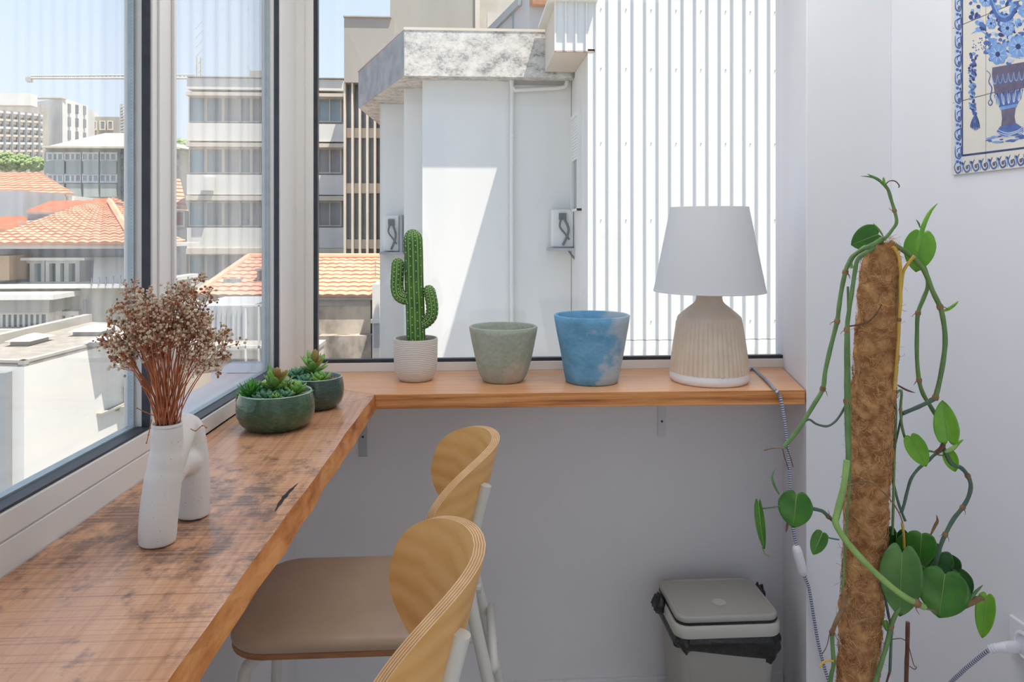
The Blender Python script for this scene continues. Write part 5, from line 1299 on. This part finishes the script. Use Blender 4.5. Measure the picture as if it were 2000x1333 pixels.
heart((1800,458),(1789,530), 56, 'lfb', 1.21, .12, lobes=1.0)
heart((1852,862),(1841,786), 44, 'lfb', 1.19, .3, lobes=.8)
heart((1778,852),(1810,914), 38, 'lfb', 1.17, .25, lobes=.6)
heart((1851,880),(1866,923), 26, 'lfb', 1.20, .4, lobes=.5)
heart((1762,1078),(1757,1208), 76, 'lfg', 1.15, .22, lobes=1.0)
heart((1782,1050),(1788,1118), 66, 'lf', 1.20, .15, lobes=1.0)
heart((1752,1040),(1745,1120), 62, 'lfd', 1.22, .15)
heart((1800,1042),(1796,1106), 56, 'lf', 1.19, .1, lobes=.5)
heart((1840,1078),(1800,1128), 64, 'lfd', 1.21, .15)
heart((1845,1088),(1864,1130), 46, 'lfd', 1.21, .2)
heart((1846,1120),(1834,1207), 92, 'lf', 1.13, .12, lobes=.9, droop=.05)
heart((1872,1118),(1889,1172), 40, 'lfd', 1.18, .2)
heart((1928,1162),(1918,1249), 34, 'lfb', 1.15, .3, lobes=.5)
heart((1728,1212),(1734,1236), 12, 'lf', 1.16, .3, lobes=.1)
def spear(path, wpx, mat, d):
    P = smoothpath([WD(x, y, d) for x, y in path], 6); n_ = len(P)-1; r = wpx/2/F*d
    q = MB(); q.tube(P, [max(.0002, r*math.sin(PI*(.12+.88*i/n_))**.9) if i < n_ else .0002 for i in range(n_+1)], 8); q.build('leaf_bud', m[mat], cp_, smooth=True)
spear([(1790,492),(1797,465),(1806,435),(1818,412),(1832,397)], 9, 'lfb', 1.17)
spear([(1797,445),(1794,436),(1789,429)], 3.5, 'lfg', 1.17)
spear([(1727,364),(1718,353),(1706,346),(1694,340)], 6, 'lfg', 1.17); spear([(1722,358),(1705,347),(1681,344)], 3.5, 'lfg', 1.17); spear([(1728,364),(1726,352),(1725,346)], 5, 'lfb', 1.17)
spear([(1725,462),(1716,448),(1705,436)], 4, 'vine', 1.17)
spear([(1522,966),(1513,950),(1508,932),(1515,913)], 5, 'lfg', 1.12)
spear([(1538,1020),(1537,1030),(1535,1041)], 5, 'vineb', 1.12)
spear([(1840,608),(1852,604),(1864,596),(1872,588)], 7, 'lfb', 1.2)
spear([(1862,880),(1872,866),(1882,859)], 6, 'lfb', 1.19); spear([(1845,884),(1860,876),(1878,862)], 8, 'vinel', 1.19)
spear([(1818,1045),(1826,1028),(1831,1018),(1829,1006)], 6, 'node', 1.2)
spear([(1876,1190),(1895,1178),(1912,1170),(1924,1172)], 13, 'node', 1.15); spear([(1892,1176),(1905,1158),(1920,1143)], 6, 'lfg', 1.15)
spear([(1752,752),(1770,762),(1788,768)], 4, 'vineb', 1.2)

# ================================================================== TILE MURAL ON THE RIGHT WALL
def mur(x, y, e=.0): p = WX(x, y, XR-.007-e); return p
MY0 = WX(1863, 300, XR).y; MZ0 = WX(1865, 343, XR).z
ys = [MY0, WX(1931, 300, XR).y, WX(1931, 300, XR).y-.17, WX(1931, 300, XR).y-.17-.114]
zs_ = [MZ0, WX(1931,185,XR).z, WX(1931,185,XR).z+.172, WX(1931,185,XR).z+.344, WX(1931,185,XR).z+.344+.166]
mu_ = thing('tile_mural', 'blue and white painted tile mural of an urn of flowers on the right wall', 'wall tiles', (XR-.001, (ys[0]+ys[-1])/2, (zs_[0]+zs_[-1])/2))
m['mtile'] = M('cream_glazed_tile', srgb(226,220,206), .22, srgb(218,212,200), 8, coat=.2)
m['paint1'] = M('cobalt_paint', srgb(84,112,176), .25, srgb(62,88,154), 60)
m['paint2'] = M('light_blue_paint', srgb(132,172,222), .25, srgb(104,144,204), 60)
m['paint3'] = M('dark_violet_paint', srgb(112,100,122), .25, srgb(92,84,112), 60)
m['paint4'] = M('pale_blue_paint', srgb(190,206,232), .25)
m['paint5'] = M('deep_blue_paint', srgb(38,56,116), .25)
for i in range(3):
    for j in range(4):
        q = MB(); g = .0007; q.box((XR-.0065, ys[i+1]+g, zs_[j]+g), (XR-.0005, ys[i]-g, zs_[j+1]-g)); q.build('tile', m['mtile'], mu_, bev=.0008)
Lr = [0]
cnt = [0]
def flat(pts3, mat, q, lay):
    cnt[0] += 1; lay = lay + (cnt[0] % 97)*.009   # thin painted shape on the tile face
    q.add([(XR-.0066-.00012*lay, p.y, p.z) for p in pts3], [tuple(range(len(pts3)))])
def blob(cx, cy, rx, ry, n_=14, rot=0, wob=0): # in picture units on the wall plane
    out = []
    for k in range(n_):
        a = 2*PI*k/n_; r = 1+wob*math.sin(3*a+cx)
        x = rx*r*math.cos(a); y = ry*r*math.sin(a); out.append(mur(cx+x*math.cos(rot)-y*math.sin(rot), cy+x*math.sin(rot)+y*math.cos(rot)))
    return out
def stroke(pts, w_, q, lay):
    P = smoothpath([mur(x, y) for x, y in pts], 5)
    l = []; r = []; n_ = len(P)
    for i, p in enumerate(P):
        t = (P[min(i+1,n_-1)]-P[max(i-1,0)]); t = t.normalized(); nrm = Vector((0, -t.z, t.y)); ww = w_/F*1.6/2*(.35+.65*math.sin(PI*(i+.5)/n_)); l.append(p+nrm*ww); r.append(p-nrm*ww)
    for i in range(n_-1): flat([l[i], l[i+1], r[i+1], r[i]], None, q, lay)
Q = {k: MB() for k in ('paint1','paint2','paint3','paint4','paint5')}
rnd = random.Random(5)
# border strips with scrolls
def along_left(v): return (1872, v)
flat([mur(1864,-120), mur(1879.5,-125), mur(1879.5,322), mur(1864,325)], None, Q['paint4'], 1)
flat([mur(1878,-120), mur(1880.5,-120), mur(1880.5,305.5), mur(1878,306)], None, Q['paint5'], 2)
flat([mur(1880,306), mur(2080,281), mur(2080,277), mur(1880,302)], None, Q['paint5'], 2)
y = -110; k = 0
while y < 300:
    h = 36; s = 1 if k % 2 else -1
    stroke([(1871-5*s,y),(1865.5,y+8),(1867,y+20),(1874,y+24),(1877,y+17),(1872,y+13)], 3.4, Q['paint1'], 3)
    stroke([(1876,y+2),(1870,y+6),(1870,y+12)], 2.2, Q['paint5'], 3)
    flat(blob(1873, y+18, 2.6, 4), None, Q['paint3'], 4); flat(blob(1870, y+30, 3.2, 3.0), None, Q['paint1'], 3); flat(blob(1875.5, y+32, 1.7, 3), None, Q['paint5'], 4)
    flat(blob(1877, y+8, 1.6, 9), None, Q['paint1'], 3)
    y += h; k += 1
x = 1866
while x < 2080:
    y0 = 325 - (x-1866)*.125
    stroke([(x+2,y0-9),(x-2,y0+2),(x+3,y0+13),(x+10,y0+9),(x+9,y0),(x+5,y0+2)], 3.6, Q['paint1'], 3)
    flat(blob(x+5, y0+4, 2.6, 4.2), None, Q['paint3'], 4); flat(blob(x+13, y0-5, 3, 3.2), None, Q['paint5'], 3); stroke([(x+10,y0-9),(x+14,y0+2),(x+13,y0+12)], 2.4, Q['paint2'], 3)
    x += 17.5
# urn: bowl, stem, foot
UC = 1970
flat([mur(1938,132),mur(1937,150),mur(1941,170),mur(1943,186),mur(2000,172),mur(2004,150),mur(2006,120)], None, Q['paint3'], 2)
flat([mur(1941,186),mur(1946,200),mur(1953,212),mur(1985,206),mur(1994,192),mur(1998,174)], None, Q['paint1'], 2)
for i in range(5): cx = 1948+i*11; flat(blob(cx, 196-i*2.4, 3.2, 12, rot=-.25+.12*i), None, Q['paint4'], 3); stroke([(cx-2,204-i*2.4),(cx,182-i*2.4),(cx+2,204-i*2.4)], 1.6, Q['paint5'], 4)
for i in range(6): cx = 1943+i*10.5; stroke([(cx-5,147-i*1.6),(cx-3,160-i*1.6),(cx,164-i*1.6),(cx+3,160-i*1.6),(cx+5,146-i*1.6)], 2.4, Q['paint2'], 3)
flat([mur(1955,212),mur(1957,232),mur(1955,248),mur(1984,243),mur(1981,228),mur(1984,206)], None, Q['paint3'], 2)
flat([mur(1953,209),mur(1953,215),mur(1986,209),mur(1986,203)], None, Q['paint2'], 3)
flat([mur(1946,258),mur(1953,247),mur(1985,241),mur(1998,250),mur(1999,258),mur(1960,268)], None, Q['paint1'], 2)
for i in range(3): stroke([(1948-i,253+5*i),(1966,260+4*i),(1986,256+3*i),(1999,247+4*i)], 2.2, Q['paint4'], 3)
for i in range(30):
    cx = rnd.uniform(1930,2000); cy = 271 - (cx-1930)*.10 + rnd.uniform(-6,13)*(1-abs(cx-1965)/60); flat(blob(cx, cy, rnd.uniform(4,10), 1.7, 8, -.15), None, Q['paint1' if rnd.random()<.6 else 'paint2'], 1+i%3)
# handle scroll
stroke([(1927,138),(1934,146),(1931,160),(1937,172),(1934,190),(1938,200),(1934,206),(1930,200),(1934,194)], 2.8, Q['paint1'], 3)
# hanging garland
for i in range(95):
    t = rnd.random(); cy = 105+t*135; cx = 1902 - 7*math.sin(t*2.6)+6*t + rnd.uniform(-7,7)*(1-.35*t)
    flat(blob(cx, cy, rnd.uniform(1.6,3.6), rnd.uniform(2,5), 7, rnd.uniform(0,3)), None, Q[rnd.choice(['paint1','paint1','paint5','paint2'])], 1+i%4)
for i in range(9): a = -.9+.2*i; stroke([(1905,222),(1905+9*math.sin(a),238),(1905+11*math.sin(a*1.2),256-abs(a)*8)], 3.2, Q['paint1' if i%2 else 'paint5'], 3)
# bouquet mass
for i in range(560):
    cx = rnd.uniform(1895,2075); lim = 128-abs(cx-1965)*.35; cy = rnd.uniform(-120, lim)
    if cx < 1925 and cy > 60: continue
    flat(blob(cx, cy, rnd.uniform(2.5,5.5), rnd.uniform(3,8), 7, rnd.uniform(0,3), .1), None, Q[rnd.choice(['paint1','paint2','paint5','paint1','paint4'])], 1+i%3)
def flower(cx, cy, r, n_, lay=5):
    for k in range(n_):
        a = 2*PI*k/n_+.2; flat(blob(cx+r*.62*math.cos(a), cy+r*.72*math.sin(a), r*.44, r*.40, 10, a), None, Q['paint2'], lay)
        stroke([(cx+r*.2*math.cos(a), cy+r*.2*math.sin(a)), (cx+r*.8*math.cos(a), cy+r*.85*math.sin(a))], 1.6, Q['paint4'], lay+1)
    flat(blob(cx, cy, r*.26, r*.28), None, Q['paint5'], lay+2)
flower(1949, 106, 18, 8); flower(1989, 91, 20, 8); flower(1968, 55, 13, 9); flower(1936, 46, 10, 7); flower(1962, -30, 20, 8); flower(2010, 20, 18, 8); flower(1925, 0, 12, 7)
stroke([(1928,-20),(1945,25),(1960,38),(1975,32),(1990,8)], 10, Q['paint1'], 6); stroke([(1932,-18),(1948,22),(1962,33),(1975,26)], 4, Q['paint2'], 8)
stroke([(1897,66),(1910,60),(1922,64),(1930,76)], 2.6, Q['paint2'], 2)
for i in range(30): flat(blob(rnd.uniform(1898,1925), rnd.uniform(72,100), 1.1, 1.3, 6), None, Q['paint1'], 2)
for k, nme in (('paint1','cobalt_painting'),('paint2','light_blue_painting'),('paint3','violet_painting'),('paint4','pale_painting'),('paint5','dark_outline_painting')):
    Q[k].build(nme, m[k], mu_, norm=False, kind='stuff')
